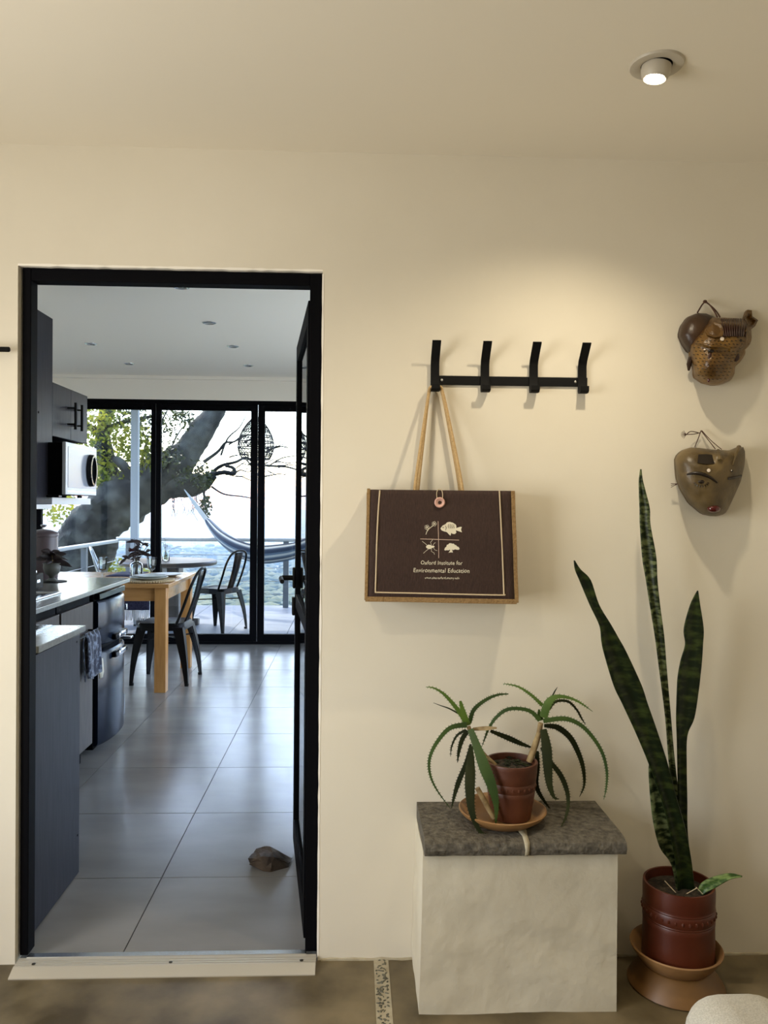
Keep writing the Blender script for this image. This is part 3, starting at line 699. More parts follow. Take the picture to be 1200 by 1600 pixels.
# pressed-steel cafe chairs (front is local +Y)
def cafe_chair(label, m_, loc, rz):
    r = empty('cafe_chair', (0, 0, 0), label, 'chair', 'pressed steel cafe chairs')
    sz = .455; m = MB(); rg = []
    def rr(hx_, hyf, hyb, z, n=6, rad=.06):
        pts = []
        for cx_, cy_, a0 in ((hx_-rad, hyf-rad, 0), (-hx_+rad, hyf-rad, PI/2), (-hx_*.93+rad, -hyb+rad, PI), (hx_*.93-rad, -hyb+rad, 1.5*PI)):
            for k in range(n + 1): a = a0 + k*PI/2/n; pts.append((cx_ + rad*math.cos(a), cy_ + rad*math.sin(a), z))
        return pts
    m.loft([rr(.182, .18, .175, sz - .055), rr(.178, .176, .171, sz - .012), rr(.170, .168, .163, sz), rr(.155, .153, .148, sz - .004), rr(.10, .1, .1, sz - .010, rad=.05)])
    m.build('seat', m_, r, smooth=True)
    for sx in (-1, 1):
        for sy in (-1, 1):
            tp = Vector((.152*sx, .148*sy, sz - .03)); ft = Vector((.205*sx, (.20 if sy > 0 else .215)*sy, 0)); rg = []
            for i in range(7):
                t = i / 6; c_ = tp.lerp(ft, t) + Vector((sx, sy, 0)) * .010 * math.sin(PI*t); w_ = .052*(1-t)**1.1 + .014; e_ = .010
                c_ = c_ + Vector((.012*sx*(1-t), .012*sy*(1-t), 0))
                rg.append([c_ + Vector((sx*e_, sy*e_, 0)), c_ + Vector((-sx*w_, sy*e_, 0)), c_ + Vector((-sx*w_, sy*e_ - sy*.006, 0)), c_ + Vector((-sx*w_*.3, -sy*w_*.3, 0)), c_ + Vector((sx*e_ - sx*.006, -sy*w_, 0)), c_ + Vector((sx*e_, -sy*w_, 0))])
            leg = MB().loft(rg).build('leg', m_, r, smooth=True)
            MB().lathe([(.014, 0), (.016, .004), (.016, .018), (.012, .02)], ft + Vector((-.004*sx, -.004*sy, 0)), 12).build('foot_cap', 'blackmatte', leg)
    m = MB(); m.tube([(-.165, .165, .33), (.165, -.17, .33)], .006, 8); m.tube([(.165, .165, .338), (-.165, -.17, .338)], .006, 8); m.build('cross_brace', m_, r, smooth=True)
    arch = smoothpath([(-.162, -.12, sz - .01), (-.168, -.175, .58), (-.166, -.225, .72), (-.13, -.262, .815), (-.06, -.277, .850), (0, -.280, .855), (.06, -.277, .850), (.13, -.262, .815), (.166, -.225, .72), (.168, -.175, .58), (.162, -.12, sz - .01)], 6)
    MB().tube(arch, .011, 10).build('back_frame', m_, r, smooth=True)
    rg = []
    for i in range(9):
        t = i / 8; z = sz - .012 + t * (.846 - sz); y = -.158 - .118 * t - .012*math.sin(PI*t); w_ = .052 + .016 * t
        rg.append([(-w_, y + .010, z), (-w_*.6, y + .003, z), (-w_*.3, y, z), (-w_*.15, y + .004, z), (w_*.15, y + .004, z), (w_*.3, y, z), (w_*.6, y + .003, z), (w_, y + .010, z)])
    MB().loft(rg, closed=False).build('back_splat', m_, r, smooth=True, solid=.003)
    r.location = loc; r.rotation_euler = (0, 0, rz)
    return r
cafe_chair('black steel cafe chair tucked under the end of the pine table', 'chairblack', (-1.415, 6.115, 0), math.radians(87))
cafe_chair('dark gunmetal cafe chair on the deck, right of the round table', 'chairbronze', (-1.43, 8.56, 0), math.radians(62))
cafe_chair('pale galvanised cafe chair on the deck, left of the round table', 'chairsilver', (-2.62, 8.95, 0), math.radians(-75))
# rock holding the door
rk = PZ(421, 1352, 0); pts = []
def rp(x, y, Y): return PY(x, y, Y)
yb_ = rk.y
top = [rp(399, 1327, yb_ + .05), rp(422, 1322, yb_ + .04), rp(442, 1336, yb_ + .04), rp(455, 1342, yb_ + .03)]
mid = [rp(389, 1341, yb_ - .02), rp(408, 1339, yb_ - .05), rp(428, 1340, yb_ - .055), rp(452, 1347, yb_ - .01)]
low = [rp(391, 1351, yb_ - .03), rp(420, 1362, yb_ - .055), rp(423, 1363, yb_ - .055), rp(451, 1355, yb_ - .02)]
import bmesh
bm = bmesh.new()
gr = lambda p, z: Vector((p.x, p.y, z))
for p in top + mid + low + [gr(rp(393, 1350, yb_), 0), gr(low[1], 0.0), gr(rp(450, 1352, yb_), 0.0), gr(Vector((top[0].x, yb_ + .07, 0)), 0), gr(Vector((top[3].x, yb_ + .06, 0)), 0), rp(410, 1326, yb_ + .06)]:
    bm.verts.new((p.x, p.y, max(p.z, 0)))
bmesh.ops.convex_hull(bm, input=bm.verts)
bmesh.ops.subdivide_edges(bm, edges=bm.edges[:], cuts=2)
for v in bm.verts:
    if v.co.z > .004: v.co += Vector((rnd.uniform(-1, 1), rnd.uniform(-1, 1), rnd.uniform(-1, 1))) * .0045
me = bpy.data.meshes.new('door_stop_rock'); bm.to_mesh(me); bm.free(); me.materials.append(M['rock'])
ro = bpy.data.objects.new('door_stop_rock', me); COL.objects.link(ro)
tag(ro, 'rough brown rock on the tiles holding the glass door open', 'rock')

# ------------------------------------------------------------------ coat rack
ck = empty('coat_rack', (.465, D, 1.72), 'black steel coat rack with four upright hooks on the wall', 'coat rack')
bl, br_ = PY(676, 593, D), PY(917, 596, D)
BX('rail', (bl.x, D - .006, 1.702), (br_.x, D - .0005, 1.729), 'blackmatte', ck, .001)
hx_ = [PY(x, 592, D - .008).x for x in (679.5, 757.5, 833.5, 909.5)]
for x in hx_:
    prof = [(D - .0065, 1.690), (D - .0065, 1.765), (D - .016, 1.785), (D - .052, 1.822)]
    pr = [(D - .022, 1.693), (D - .030, 1.685), (D - .034, 1.683)]
    path = [(-.036, 1.700), (-.036, 1.687), (-.030, 1.682), (-.012, 1.682), (-.0085, 1.688), (-.0085, 1.762), (-.014, 1.776), (-.052, 1.819), (-.054, 1.823)]
    hw_ = .0128; t_ = .0035; rg = []
    for i, (dy, z) in enumerate(path):
        a = Vector((0, *path[max(i-1, 0)])); b = Vector((0, *path[min(i+1, len(path)-1)])); tg = (b - a).normalized(); nn = Vector((0, -tg.z, tg.y)) * t_ * .5
        c_ = Vector((0, D + dy, z)); rg.append([c_ + Vector((-hw_, 0, 0)) + nn, c_ + Vector((hw_, 0, 0)) + nn, c_ + Vector((hw_, 0, 0)) - nn, c_ + Vector((-hw_, 0, 0)) - nn])
    MB().loft([[p + Vector((x, 0, 0)) for p in r_] for r_ in rg]).build('hook', 'blackmatte', ck, bevel=.0006)
for px_ in (690, 898): MB().lathe([(.0035, 0), (.0033, .0015), (.001, .0022)], (PY(px_, 592, D).x, D - .006, 1.716), 12, axis=(0, -1, 0)).build('screw', 'screwlight', ck, smooth=True)
# end of a black wall rail at the left
sl = empty('wall_rail', (-1.2, D, 1.79), 'slim black wall rail ending just left of the door frame', 'rail')
e = PY(15, 546, D - .03)
MB().tube([(-1.6, D - .03, e.z + .001), (e.x - .003, D - .03, e.z), (e.x, D - .03, e.z)], [.0075, .0075, .006], 12).build('bar', 'blackmatte', sl, smooth=True)
for x in (-1.55, -1.10): MB().tube([(x, D, e.z), (x, D - .03, e.z)], .005, 8).build('bracket', 'blackmatte', sl, smooth=True)

# ------------------------------------------------------------------ tote bag
BY = D - .105
tl, tr_, brr, bll = PY(576, 765, BY), PY(801, 767, BY), PY(805, 940, BY), PY(573, 936, BY)
bag = empty('tote_bag', ((tl.x + tr_.x) / 2, D - .05, bll.z), 'brown cotton tote bag with jute trim hanging from the first hook', 'bag')
YB = D - .006
def lerp2(u, v): return tl.lerp(tr_, u).lerp(bll.lerp(brr, u), v)
def fy(u, v): return .006 * math.sin(PI*u) * math.sin(PI*v) + .002*math.sin(7*u + 3*v) + .0015*math.sin(13*v - 5*u)
def front(u, v, o=0.): p = lerp2(u, v); return Vector((p.x, BY - fy(u, v) - o, p.z))
N = 24; m = MB(); fgrid = [[front(i/N, j/N) for i in range(N+1)] for j in range(N+1)]
m.loft(fgrid, closed=False); m.build('front_panel', 'bag', bag, smooth=True, solid=.002)
def ygus(t, v): return BY + (YB - BY) * t
m = MB(); bx_ = .006
m.loft([[Vector((tl.x + .004, YB, tl.z - .004)), Vector((tr_.x - .004, YB, tr_.z - .004))], [Vector((bll.x + bx_, YB, bll.z)), Vector((brr.x - bx_, YB, brr.z))]], closed=False); m.build('back_panel', 'bag', bag, solid=.002)
for nm, a, b, s_ in (('side_gusset', tl, bll, -1), ('side_gusset', tr_, brr, 1)):
    rg = []
    for j in range(9):
        v = j / 8; p = a.lerp(b, v); rg.append([(p.x, BY, p.z), (p.x - s_*(.012*(1-v)), (BY + YB)/2, p.z), (p.x - s_*.003, YB, p.z)])
    MB().loft(rg, closed=False).build(nm, 'jute', bag, smooth=True, solid=.002)
MB().loft([[(bll.x, BY, bll.z), (brr.x, BY, brr.z)], [(bll.x + .003, YB, bll.z), (brr.x - .003, YB, brr.z)]], closed=False).build('bottom_panel', 'jute', bag, solid=.002)
def strip(pts, w_, m_, nm, flat=.35): return MB().tube(pts, w_, 8, flat=1.0).build(nm, m_, bag, smooth=True)
def trim(uv0, uv1, wv, nm, d3):
    rg = []
    for k in range(13):
        t = k/12; u = uv0[0] + (uv1[0]-uv0[0])*t; v = uv0[1] + (uv1[1]-uv0[1])*t; c_ = front(u, v)
        rg.append([c_ + Vector((0, -.003, 0)) + d3*wv, c_ + Vector((0, -.003, 0)) - d3*wv, c_ + Vector((0, .005, 0)) - d3*wv, c_ + Vector((0, .005, 0)) + d3*wv])
    MB().loft(rg).build(nm, 'jute', bag, bevel=.001)
trim((0, -.01), (-.005, 1.01), .0045, 'jute_edge', Vector((1, 0, 0))); trim((1.0, 0), (1.01, 1.01), .0055, 'jute_edge', Vector((1, 0, 0)))
trim((-.01, 1.0), (1.01, 1.0), .007, 'jute_edge', Vector((0, 0, 1)))
for x_, z_, s_ in ((tl.x, tl.z, 0), ): MB().box((tl.x - .004, YB - .012, bll.z), (tl.x + .004, YB - .002, tl.z - .006)).build('jute_edge', 'jute', bag, bevel=.001)
def uvpx(x, y):                            # bag uv of a photograph point on the front panel
    p = PY(x, y, BY); u = (p.x - bll.x) / (brr.x - bll.x); v = (tl.z - p.z) / (tl.z - bll.z); return u, v
def fpx(x, y, o=.002): return front(*uvpx(x, y), o)
pipe = [fpx(x, y) for x, y in ((592.5, 766), (590, 800), (588, 850), (587, 900), (586.5, 921), (587.5, 925), (591, 925.5), (650, 926), (720, 926.5), (784, 927), (787, 926), (787.3, 921), (787, 880), (786, 830), (785, 767))]
MB().tube(smoothpath(pipe, 4), .0021, 8).build('piping', 'cord', bag, smooth=True)
hz0 = 1.690; hxx = hx_[0]
for nm, yy, pxs in (('handle', BY + .009, (648, 667, 698, 722)), ('handle', YB - .012, (653, 669, 696.5, 718))):
    a, b = PY(pxs[0], 765, yy), PY(pxs[3], 765, yy); a.z -= .035; b.z -= .035
    yh = D - .024 if yy < D - .05 else D - .0155
    path = smoothpath([a, a + Vector((.0015, 0, .05)), Vector((a.x * .37 + (hxx - .018) * .63, (yy*.37 + yh*.63), 1.58)), Vector((hxx - .018, yh, hz0 - .012)), Vector((hxx - .011, yh, hz0 + .002)), Vector((hxx, yh, hz0 + .0065)), Vector((hxx + .013, yh, hz0 + .003)), Vector((hxx + .021, yh, hz0 - .012)), Vector((b.x * .37 + (hxx + .022) * .63, (yy*.37 + yh*.63), 1.58)), b + Vector((-.0015, 0, .05)), b], 6)
    MB().tube(path, .0048, 10).build(nm, 'rope', bag, smooth=True)
bc = fpx(688.5, 785, .003)
bt = MB().lathe([(.0145, 0), (.0150, .003), (.0125, .0055), (.009, .0045), (.006, .0025), (.001, .0025)], bc, 28, axis=(0, -1, 0)).build('button', 'pinkbutton', bag, smooth=True)
MB().lathe([(.0048, .002), (.0048, .0045), (.001, .005)], bc, 14, axis=(0, -1, 0)).build('button_thread', 'bag', bt)
MB().tube(smoothpath([fpx(684.5, 781, .004), fpx(684, 772, .003), fpx(685, 767, .003), fpx(688, 764.5, .0), fpx(692, 766, .003), fpx(693.5, 772, .003), fpx(693, 781, .004)], 5), .0012, 6).build('loop_cord', 'cord', bag, smooth=True)
# screen print
def q8(x, y): return 640 + x / 7.5, 780 + y / 7.5
def flatpoly(m, pts, o=.0016):
    P = [fpx(*q8(x, y), o) for x, y in pts]; c_ = sum(P, Vector()) / len(P); b = len(m.v)
    m.add([c_] + P, [(0, i + 1, (i + 1) % len(P) + 1) for i in range(len(P))])
def stroke(m, pts, w_=.0006): m.tube([fpx(*q8(x, y), .0014) for x, y in pts], w_, 5)
m = MB(); stroke(m, [(342, 255), (344, 400), (346, 540), (346, 682)], .0009); stroke(m, [(128, 461), (260, 464), (400, 468), (588, 472)], .0009); m.build('print_cross', 'printpink', bag)
m = MB(); fish = [(368, 338), (395, 305), (430, 288), (448, 268), (480, 262), (520, 272), (552, 292), (560, 312), (556, 330), (578, 336), (606, 318), (624, 320), (614, 350), (624, 382), (600, 372), (575, 352), (552, 358), (558, 385), (540, 402), (512, 400), (494, 384), (478, 382), (486, 422), (466, 404), (444, 380), (410, 372), (382, 360)]
flatpoly(m, fish); m.build('print_fish', 'print', bag)
m = MB()
for x in (465, 487, 508, 530): stroke(m, [(x, 288), (x - 5, 312), (x + 4, 336)], .0005)
m.tube([fpx(*q8(400 + 6*math.cos(a), 325 + 6*math.sin(a)), .002) for a in [k*PI/4 for k in range(9)]], .0004, 5); stroke(m, [(425, 305), (440, 330), (428, 358)], .0005)
for p in m.v: p.y -= .0006
m.build('print_fish_marks', 'bag', bag)
m = MB(); flatpoly(m, [(412, 588), (420, 562), (438, 548), (442, 528), (462, 522), (470, 510), (492, 508), (510, 514), (524, 512), (538, 528), (552, 530), (562, 544), (582, 552), (594, 572), (584, 584), (560, 584), (545, 576), (520, 588), (500, 580), (495, 600), (514, 616), (488, 614), (462, 620), (482, 602), (478, 582), (462, 592), (440, 590), (424, 594)]); m.build('print_tree', 'print', bag)
m = MB(); flatpoly(m, [(194, 552), (205, 536), (225, 527), (250, 530), (268, 540), (285, 538), (300, 550), (285, 562), (268, 566), (245, 578), (220, 576), (202, 566)])
for s_ in ([(205, 530), (180, 510), (150, 488)], [(262, 528), (248, 502), (272, 475), (275, 462)], [(282, 532), (290, 515), (308, 502)], [(225, 578), (195, 600), (164, 628)], [(262, 574), (258, 605), (290, 622), (296, 642)], [(285, 566), (302, 588), (328, 596)]): stroke(m, s_, .00055)
m.build('print_beetle', 'print', bag)
m = MB(); stroke(m, [(195, 410), (205, 380), (230, 345), (262, 320), (285, 305)], .0009); stroke(m, [(212, 370), (208, 350)], .0007)
for cx_, cy_, r_ in ((295, 285, 26), (208, 325, 26)):
    for k in range(5):
        a0 = k*2*PI/5; px0, py0 = cx_ + r_*.6*math.cos(a0), cy_ + r_*.6*math.sin(a0)
        stroke(m, [(px0 + 13*math.cos(a), py0 + 13*math.sin(a)) for a in [i*PI/4 for i in range(9)]], .00045)
m.build('print_blossom', 'print', bag)
def text_mesh(body, cx_, cy_, width_px, nm, shear=.12):
    cu = bpy.data.curves.new(nm, 'FONT'); cu.body = body; cu.align_x = 'CENTER'; cu.align_y = 'CENTER'; cu.shear = shear; cu.space_character = 1.06; cu.offset = .004
    to = bpy.data.objects.new('tmp', cu); COL.objects.link(to); bpy.context.view_layer.update()
    me_ = bpy.data.meshes.new_from_object(to.evaluated_get(bpy.context.evaluated_depsgraph_get()))
    xs_ = [v.co.x for v in me_.vertices]; wd = max(xs_) - min(xs_); mid_ = (max(xs_) + min(xs_)) / 2; sc = width_px / wd
    mm_ = MB(); rj = random.Random(len(body)); 
    pts_ = [fpx(cx_ + (v.co.x - mid_) * sc, cy_ - v.co.y * sc * 1.12 + .35*math.sin(v.co.x * 5.1), .0018) for v in me_.vertices]
    mm_.add(pts_, [tuple(p.vertices) for p in me_.polygons])
    bpy.data.objects.remove(to)
    return mm_.build(nm, 'print', bag)
text_mesh('Oxford Institute for', 690.5, 878.5, 65.5, 'print_text'); text_mesh('Environmental Education', 690, 890.3, 88, 'print_text'); text_mesh('www.oiee.oxford.emory.edu', 690.8, 901.6, 54, 'print_text', .2)

# ------------------------------------------------------------------ carved masks
class Dome:
    def __init__(s, outline, centre, depth, Yb, p=2.2, flip=1):
        s.o = outline; s.c = centre; s.d = depth; s.Yb = Yb; s.p = p
        s.ang = sorted([(math.atan2(y - centre[1], x - centre[0]), math.hypot(x - centre[0], y - centre[1])) for x, y in outline])
    def R(s, a):
        A = s.ang; n = len(A)
        for i in range(n):
            a0, r0 = A[i]; a1, r1 = A[(i+1) % n]
            if i == n - 1: a1 += 2*PI
            aa = a if a >= A[0][0] else a + 2*PI
            if a0 <= aa <= a1:
                x0_, y0_ = r0*math.cos(a0), r0*math.sin(a0); x1_, y1_ = r1*math.cos(a1), r1*math.sin(a1)
                dx, dy = math.cos(aa), math.sin(aa); den = (x1_-x0_)*dy - (y1_-y0_)*dx
                return (y0_*(x1_-x0_) - x0_*(y1_-y0_)) / den * (1 if True else 1) if abs(den) > 1e-9 else r0
        return A[0][1]
    def prof(s, t): return s.d * max(0, 1 - min(t, 1) ** s.p) ** (1 / 2.0)
    def at(s, x, y, o=0.):
        a = math.atan2(y - s.c[1], x - s.c[0]); t = math.hypot(x - s.c[0], y - s.c[1]) / max(abs(s.R(a)), 1e-6)
        return PY(x, y, s.Yb - s.prof(t) - o)
    def mesh(s, n=48, k=12, fn=None):
        rg = []
        for i in range(k + 1):
            t = math.cos(i / k * PI / 2) if i < k else .002
            row = []
            for j in range(n):
                a = -PI + 2*PI*j/n; R_ = abs(s.R(a)); x = s.c[0] + R_*t*math.cos(a); y = s.c[1] + R_*t*math.sin(a)
                row.append(PY(x, y, s.Yb - s.prof(t) - (fn(x, y, t) if fn else 0)))
            rg.append(row)
        back = [Vector((p.x, s.Yb + .012, p.z)) for p in rg[0]]
        return MB().loft([back] + rg)
def z1(x, y): return 1030 + x / 7.06, 450 + y / 7.06
def z2(x, y): return 1030 + x / 7.06, 650 + y / 7.06
# animal mask
k1 = empty('animal_mask', PY(1105, 600, D), 'golden carved wooden animal mask with ears, the upper of two', 'mask')
sideo = [z1(*p) for p in ((215, 520), (240, 420), (310, 320), (420, 275), (520, 280), (640, 330), (720, 420), (700, 600), (560, 700), (400, 720), (320, 710), (260, 620))]
MB_side = Dome(sideo, z1(460, 500), .055, D - .016); MB_side.mesh().build('head_side', 'maskbrown', k1, smooth=True)
faceo = [z1(*p) for p in ((335, 620), (390, 540), (480, 430), (570, 325), (700, 325), (840, 330), (960, 350), (1015, 450), (1022, 560), (1000, 630), (950, 680), (955, 720), (900, 810), (835, 870), (832, 950), (790, 1020), (700, 1062), (600, 1075), (480, 1045), (385, 980), (380, 880), (345, 760))]
def facerel(x, y, t):
    X, Y = (x - 1030) * 7.06, (y - 450) * 7.06; d = 0.
    d += .020 * math.exp(-((X - 600)**2 / 170**2 + (Y - 880)**2 / 190**2))          # snout
    ridge = 600 + (X - 400) * .33 if X < 560 else 655 + (X - 560) * .05 if X < 780 else 690 - (X - 780) * .2
    d += .018 * (1 / (1 + math.exp((Y - ridge) / 9.)))                              # brow plate
    d += .0 * math.sin(X / 9.0) * math.sin(Y / 11.0) * (1 if t < .93 else 0)       # chip carving
    return d * min(1, (1 - t) * 6)
D1 = Dome(faceo, z1(650, 680), .075, D - .03); 
def F1(X, Y, o=0.):
    x, y = z1(X, Y); a = math.atan2(y - D1.c[1], x - D1.c[0]); t = math.hypot(x - D1.c[0], y - D1.c[1]) / max(abs(D1.R(a)), 1e-6)
    return D1.at(x, y, facerel(x, y, t) + o)
fo = D1.mesh(72, 24, facerel).build('face', 'maskgold', k1, smooth=True)
m = MB(); hairp = []
for k in range(11):
    x = 690 + k * 26; a_ = F1(x, 345, .003); b_ = F1(x + 8, 440, .003); c_ = F1(x + 26 - 3*k, 535, .0015); m.tube(smoothpath([a_, b_, c_], 4), [.003]*9, 6)
m.build('carved_fringe', 'maskhair', k1, smooth=True)
def ear(pts, nm, o=.016):
    P = [F1(p[0], p[1], o) for p in pts]; c_ = sum(P, Vector()) / len(P); mm_ = MB()
    Pb = [p + Vector((0, .016, 0)) for p in P]; ci = c_ + Vector((0, .010, 0)); inner = [p.lerp(c_, .28) + Vector((0, .001, 0)) for p in P]; pit = [p.lerp(c_, .5) + Vector((0, .010, 0)) for p in P]
    mm_.loft([Pb, P, inner, pit]); return mm_.build(nm, 'maskgold', k1, smooth=True)
ear([(500, 470), (540, 400), (610, 375), (680, 400), (715, 460), (700, 530), (620, 545), (540, 520)], 'ear', .008)
ear([(955, 480), (975, 400), (945, 320), (975, 240), (1022, 245), (1028, 310), (1092, 355), (1060, 420), (1000, 470)], 'ear', .014)
def inside(X, Y):
    x, y = z1(X, Y); a = math.atan2(y - D1.c[1], x - D1.c[0]); return math.hypot(x - D1.c[0], y - D1.c[1]) / max(abs(D1.R(a)), 1e-6)
m = MB(); rm = random.Random(9)
for r_ in range(16):
    Yq = 470 + r_ * 38
    for c_ in range(14):
        Xq = 360 + c_ * 46 + (23 if r_ % 2 else 0) + rm.uniform(-5, 5); Yj = Yq + rm.uniform(-5, 5)
        if inside(Xq, Yj) > .9 or (Xq > 670 and Yj < 545) or (Xq > 480 and Yj < 560 and Xq < 720) : continue
        if inside(Xq + 20, Yj + 4) > .92: continue
        m.tube([F1(Xq - 9, Yj - 2, .0003), F1(Xq + 10, Yj + 3, .0003)], .0011, 5)
tag(m.build('chip_marks', 'maskdark', k1), kind='stuff')
for px_, py_, rx_, rz_ in ((560, 760, .006, .013), (850, 760, .010, .013)):
    MB().ell(F1(px_, py_, -.002), rx_, .0035, rz_).build('dark_patch', 'maskhair', k1, smooth=True)  # dark oval patches on the face below the brow
m = MB(); ep = F1(570, 695, .002)
m.ell(ep, .009, .004, .0045); m.build('eye', 'maskdark', k1, smooth=True)
m = MB().ell(F1(505, 680, .003), .004, .002, .002); m.build('eye_glint', 'maskwhite', k1, smooth=True)
MB().lathe([(.0056, 0), (.0056, .0015), (.001, .002)], F1(692, 562, .0005), 18, axis=(0, -1, 0)).build('eye_hole', 'maskwhite', k1, smooth=True)
MB().lathe([(.004, 0), (.004, .0015), (.001, .002)], F1(900, 580, .0005), 14, axis=(0, -1, 0)).build('eye_hole', 'maskdark', k1, smooth=True)
MB().ell(F1(545, 1005, .0), .004, .004, .010).build('mouth_slit', 'maskred', k1, smooth=True)
MB().tube(smoothpath([F1(425, 595, .0), F1(560, 640, .0), F1(700, 650, .0), F1(830, 665, .0), F1(985, 615, .0)], 5), .0022, 8).build('brow_edge', 'maskgold', k1, smooth=True)
MB().tube([PY(*z1(350, 760), D - .035), PY(*z1(330, 840), D - .03), PY(*z1(325, 910), D - .022)], [.007, .008, .003], 8).build('lower_lip', 'maskbrown', k1, smooth=True)
nail = PY(*z1(505, 150), D - .012)
for pts in (((420, 275), (470, 190), (505, 150)), ((505, 150), (560, 190), (610, 260), (640, 320)), ((510, 148), (590, 215), (640, 270), (670, 320))):
    MB().tube(smoothpath([PY(*z1(*p), D - .012 - .015 * i) for i, p in enumerate(pts)], 4), .0022, 6).build('hanging_cord', 'string', k1, smooth=True)
MB().ell(nail, .006, .006, .005).build('cord_knot', 'string', k1, smooth=True)
# painted face mask
k2 = empty('face_mask', PY(1105, 805, D), 'worn brown painted mask with a red mouth, the lower of two', 'mask')
o2 = [z2(*p) for p in ((180, 465), (205, 420), (255, 378), (350, 347), (440, 352), (600, 372), (700, 375), (775, 383), (830, 365), (885, 333), (945, 345), (948, 440), (940, 550), (900, 720), (830, 880), (745, 1060), (690, 1095), (600, 1110), (480, 1085), (330, 960), (235, 800), (195, 680), (183, 560))]
D2 = Dome(o2, z2(580, 690), .085, D - .022, 2.6)
def rel2(x, y, t):
    X, Y = (x - 1030) * 7.06, (y - 650) * 7.06
    d = .018 * math.exp(-((X - 660)**2 / 60**2 + (Y - 430)**2 / 70**2)) - .012 * math.exp(-((X - 515)**2 / 75**2 + (Y - 475)**2 / 45**2)) + .016 * math.exp(-((X - 610)**2 / 150**2 + (Y - 1030)**2 / 90**2))
    return d * min(1, (1 - t) * 8)
D2.mesh(64, 20, rel2).build('shell', 'maskgrey', k2, smooth=True)
P_ = [D2.at(*z2(*p), .002) for p in ((435, 425), (520, 418), (605, 430), (612, 525), (520, 530), (425, 515))]
m = MB(); m.loft([[p + Vector((0, .004, 0)) for p in P_], P_, [p.lerp(sum(P_, Vector())/6, .2) - Vector((0, .001, 0)) for p in P_]]); m.build('notch_shade', 'maskdark', k2, smooth=True)  # dark raised pad, its colour stands in for shade in the hollow
MB().lathe([(.0050, 0), (.0050, .0015), (.001, .002)], D2.at(*z2(545, 600), .001), 18, axis=(-.1, -1, 0)).build('eye_dot', 'maskwhite', k2, smooth=True)
MB().lathe([(.0036, 0), (.0036, .002), (.001, .0028)], D2.at(*z2(800, 605), .001), 14, axis=(.3, -1, 0)).build('eye_dot', 'maskdark', k2, smooth=True)
MB().ell(D2.at(*z2(798, 600), .004), .0013, .001, .002).build('eye_glint', 'maskwhite', k2)
MB().tube(smoothpath([D2.at(*z2(*p), .001) for p in ((305, 645), (380, 630), (470, 640), (560, 675), (640, 735))], 5), [.002 + .0032*math.sin(PI*i/20) for i in range(21)], 8, flat=1).build('eyebrow', 'maskdark', k2, smooth=True)
MB().tube(smoothpath([D2.at(*z2(*p), .001) for p in ((760, 690), (830, 680), (900, 660))], 5), .004, 8).build('eyebrow', 'maskdark', k2, smooth=True)
MB().ell(D2.at(*z2(465, 725), .0), .0095, .0035, .0052).build('eye', 'maskdark', k2, smooth=True)
m = MB()
for k in range(8):
    a = math.radians(10 + 160 * k / 7); x, y = 465 - 66*math.cos(a), 730 + 36*math.sin(a)
    m.tube([D2.at(*z2(x, y), .001), D2.at(*z2(465 + (x-465)*1.3, 730 + (y-730)*1.6), .001)], .0013, 5)
m.build('eyelashes', 'maskdark', k2)
MB().ell(D2.at(*z2(600, 1022), .010), .0195, .015, .0115).build('mouth', 'maskred', k2, smooth=True)
MB().tube(smoothpath([D2.at(*z2(*p), .002) for p in ((880, 345), (860, 400), (835, 470), (812, 540))], 4), [.007, .007, .0065, .006, .006, .005, .005, .004, .004, .003, .003, .002, .002], 8).build('ear_ridge', 'maskgrey', k2, smooth=True)
MB().tube(smoothpath([D2.at(*z2(*p), .012) for p in ((650, 385), (660, 430), (672, 490))], 4), [.006]*9, 10).build('nose', 'maskgrey', k2, smooth=True)
for pts in (((390, 345), (430, 250), (460, 165)), ((460, 160), (530, 250), (620, 365)), ((470, 160), (560, 260), (690, 370)), ((450, 185), (380, 200), (300, 205)), ((450, 190), (350, 170), (300, 205))):
    MB().tube(smoothpath([PY(*z2(*p), D - .012 - .012 * i) for i, p in enumerate(pts)], 4), .0013, 6).build('hanging_cord', 'string', k2, smooth=True)
m = MB()
for k in range(8): a = PI + (k - 3.5) * .3; m.tube([PY(*z2(300, 205), D - .03), PY(*z2(300 + 62*math.cos(a), 205 + 50*math.sin(a)), D - .028)], .0006, 4)
m.build('cord_tassel', 'string', k2)
m = MB()
for dy in (-20, 0, 22): m.tube([PY(*z2(205, 748), D - .03), PY(*z2(130, 765 + dy), D - .026)], .0009, 5)
m.build('cord_end', 'string', k2)

# ------------------------------------------------------------------ plinth with stone slab
BXL, BXR, BYF, SZ = .196, .722, 2.075, .468
pl = empty('plaster_plinth', (.46, 2.2, 0), 'cream plastered masonry plinth with grey stone top under the aloe', 'plinth')
m = MB(); rg = []; nz = 14
for i in range(nz + 1):
    z = (SZ - .048) * i / nz; row = []; fl_ = .012 * (1 - i / nz) ** 2
    for j in range(41):
        t = j / 40
        if t < .25: q = t / .25; x, y = BXL - .004 - fl_*.6, D - (D - BYF - .012) * q
        elif t < .75: q = (t - .25) / .5; x, y = BXL - .004 - fl_*.6 + (BXR - BXL - .004 + fl_*.0) * q, BYF + .012
        else: q = (t - .75) / .25; x, y = BXR - .008, BYF + .012 + (D - BYF - .012) * q
        n1 = .0022 * math.sin(17*x + 9*z) + .0018 * math.sin(41*z + 13*x) + .001 * rnd.uniform(-1, 1)
        row.append((x + (n1 if t < .25 or t > .75 else n1*.3), y + (n1 if .2 < t < .8 else 0) - fl_*.2, z))
    rg.append(row)
m.loft(rg); m.build('body', 'plaster_rough', pl, smooth=True)
seam = PY(822, 1340, BYF).x
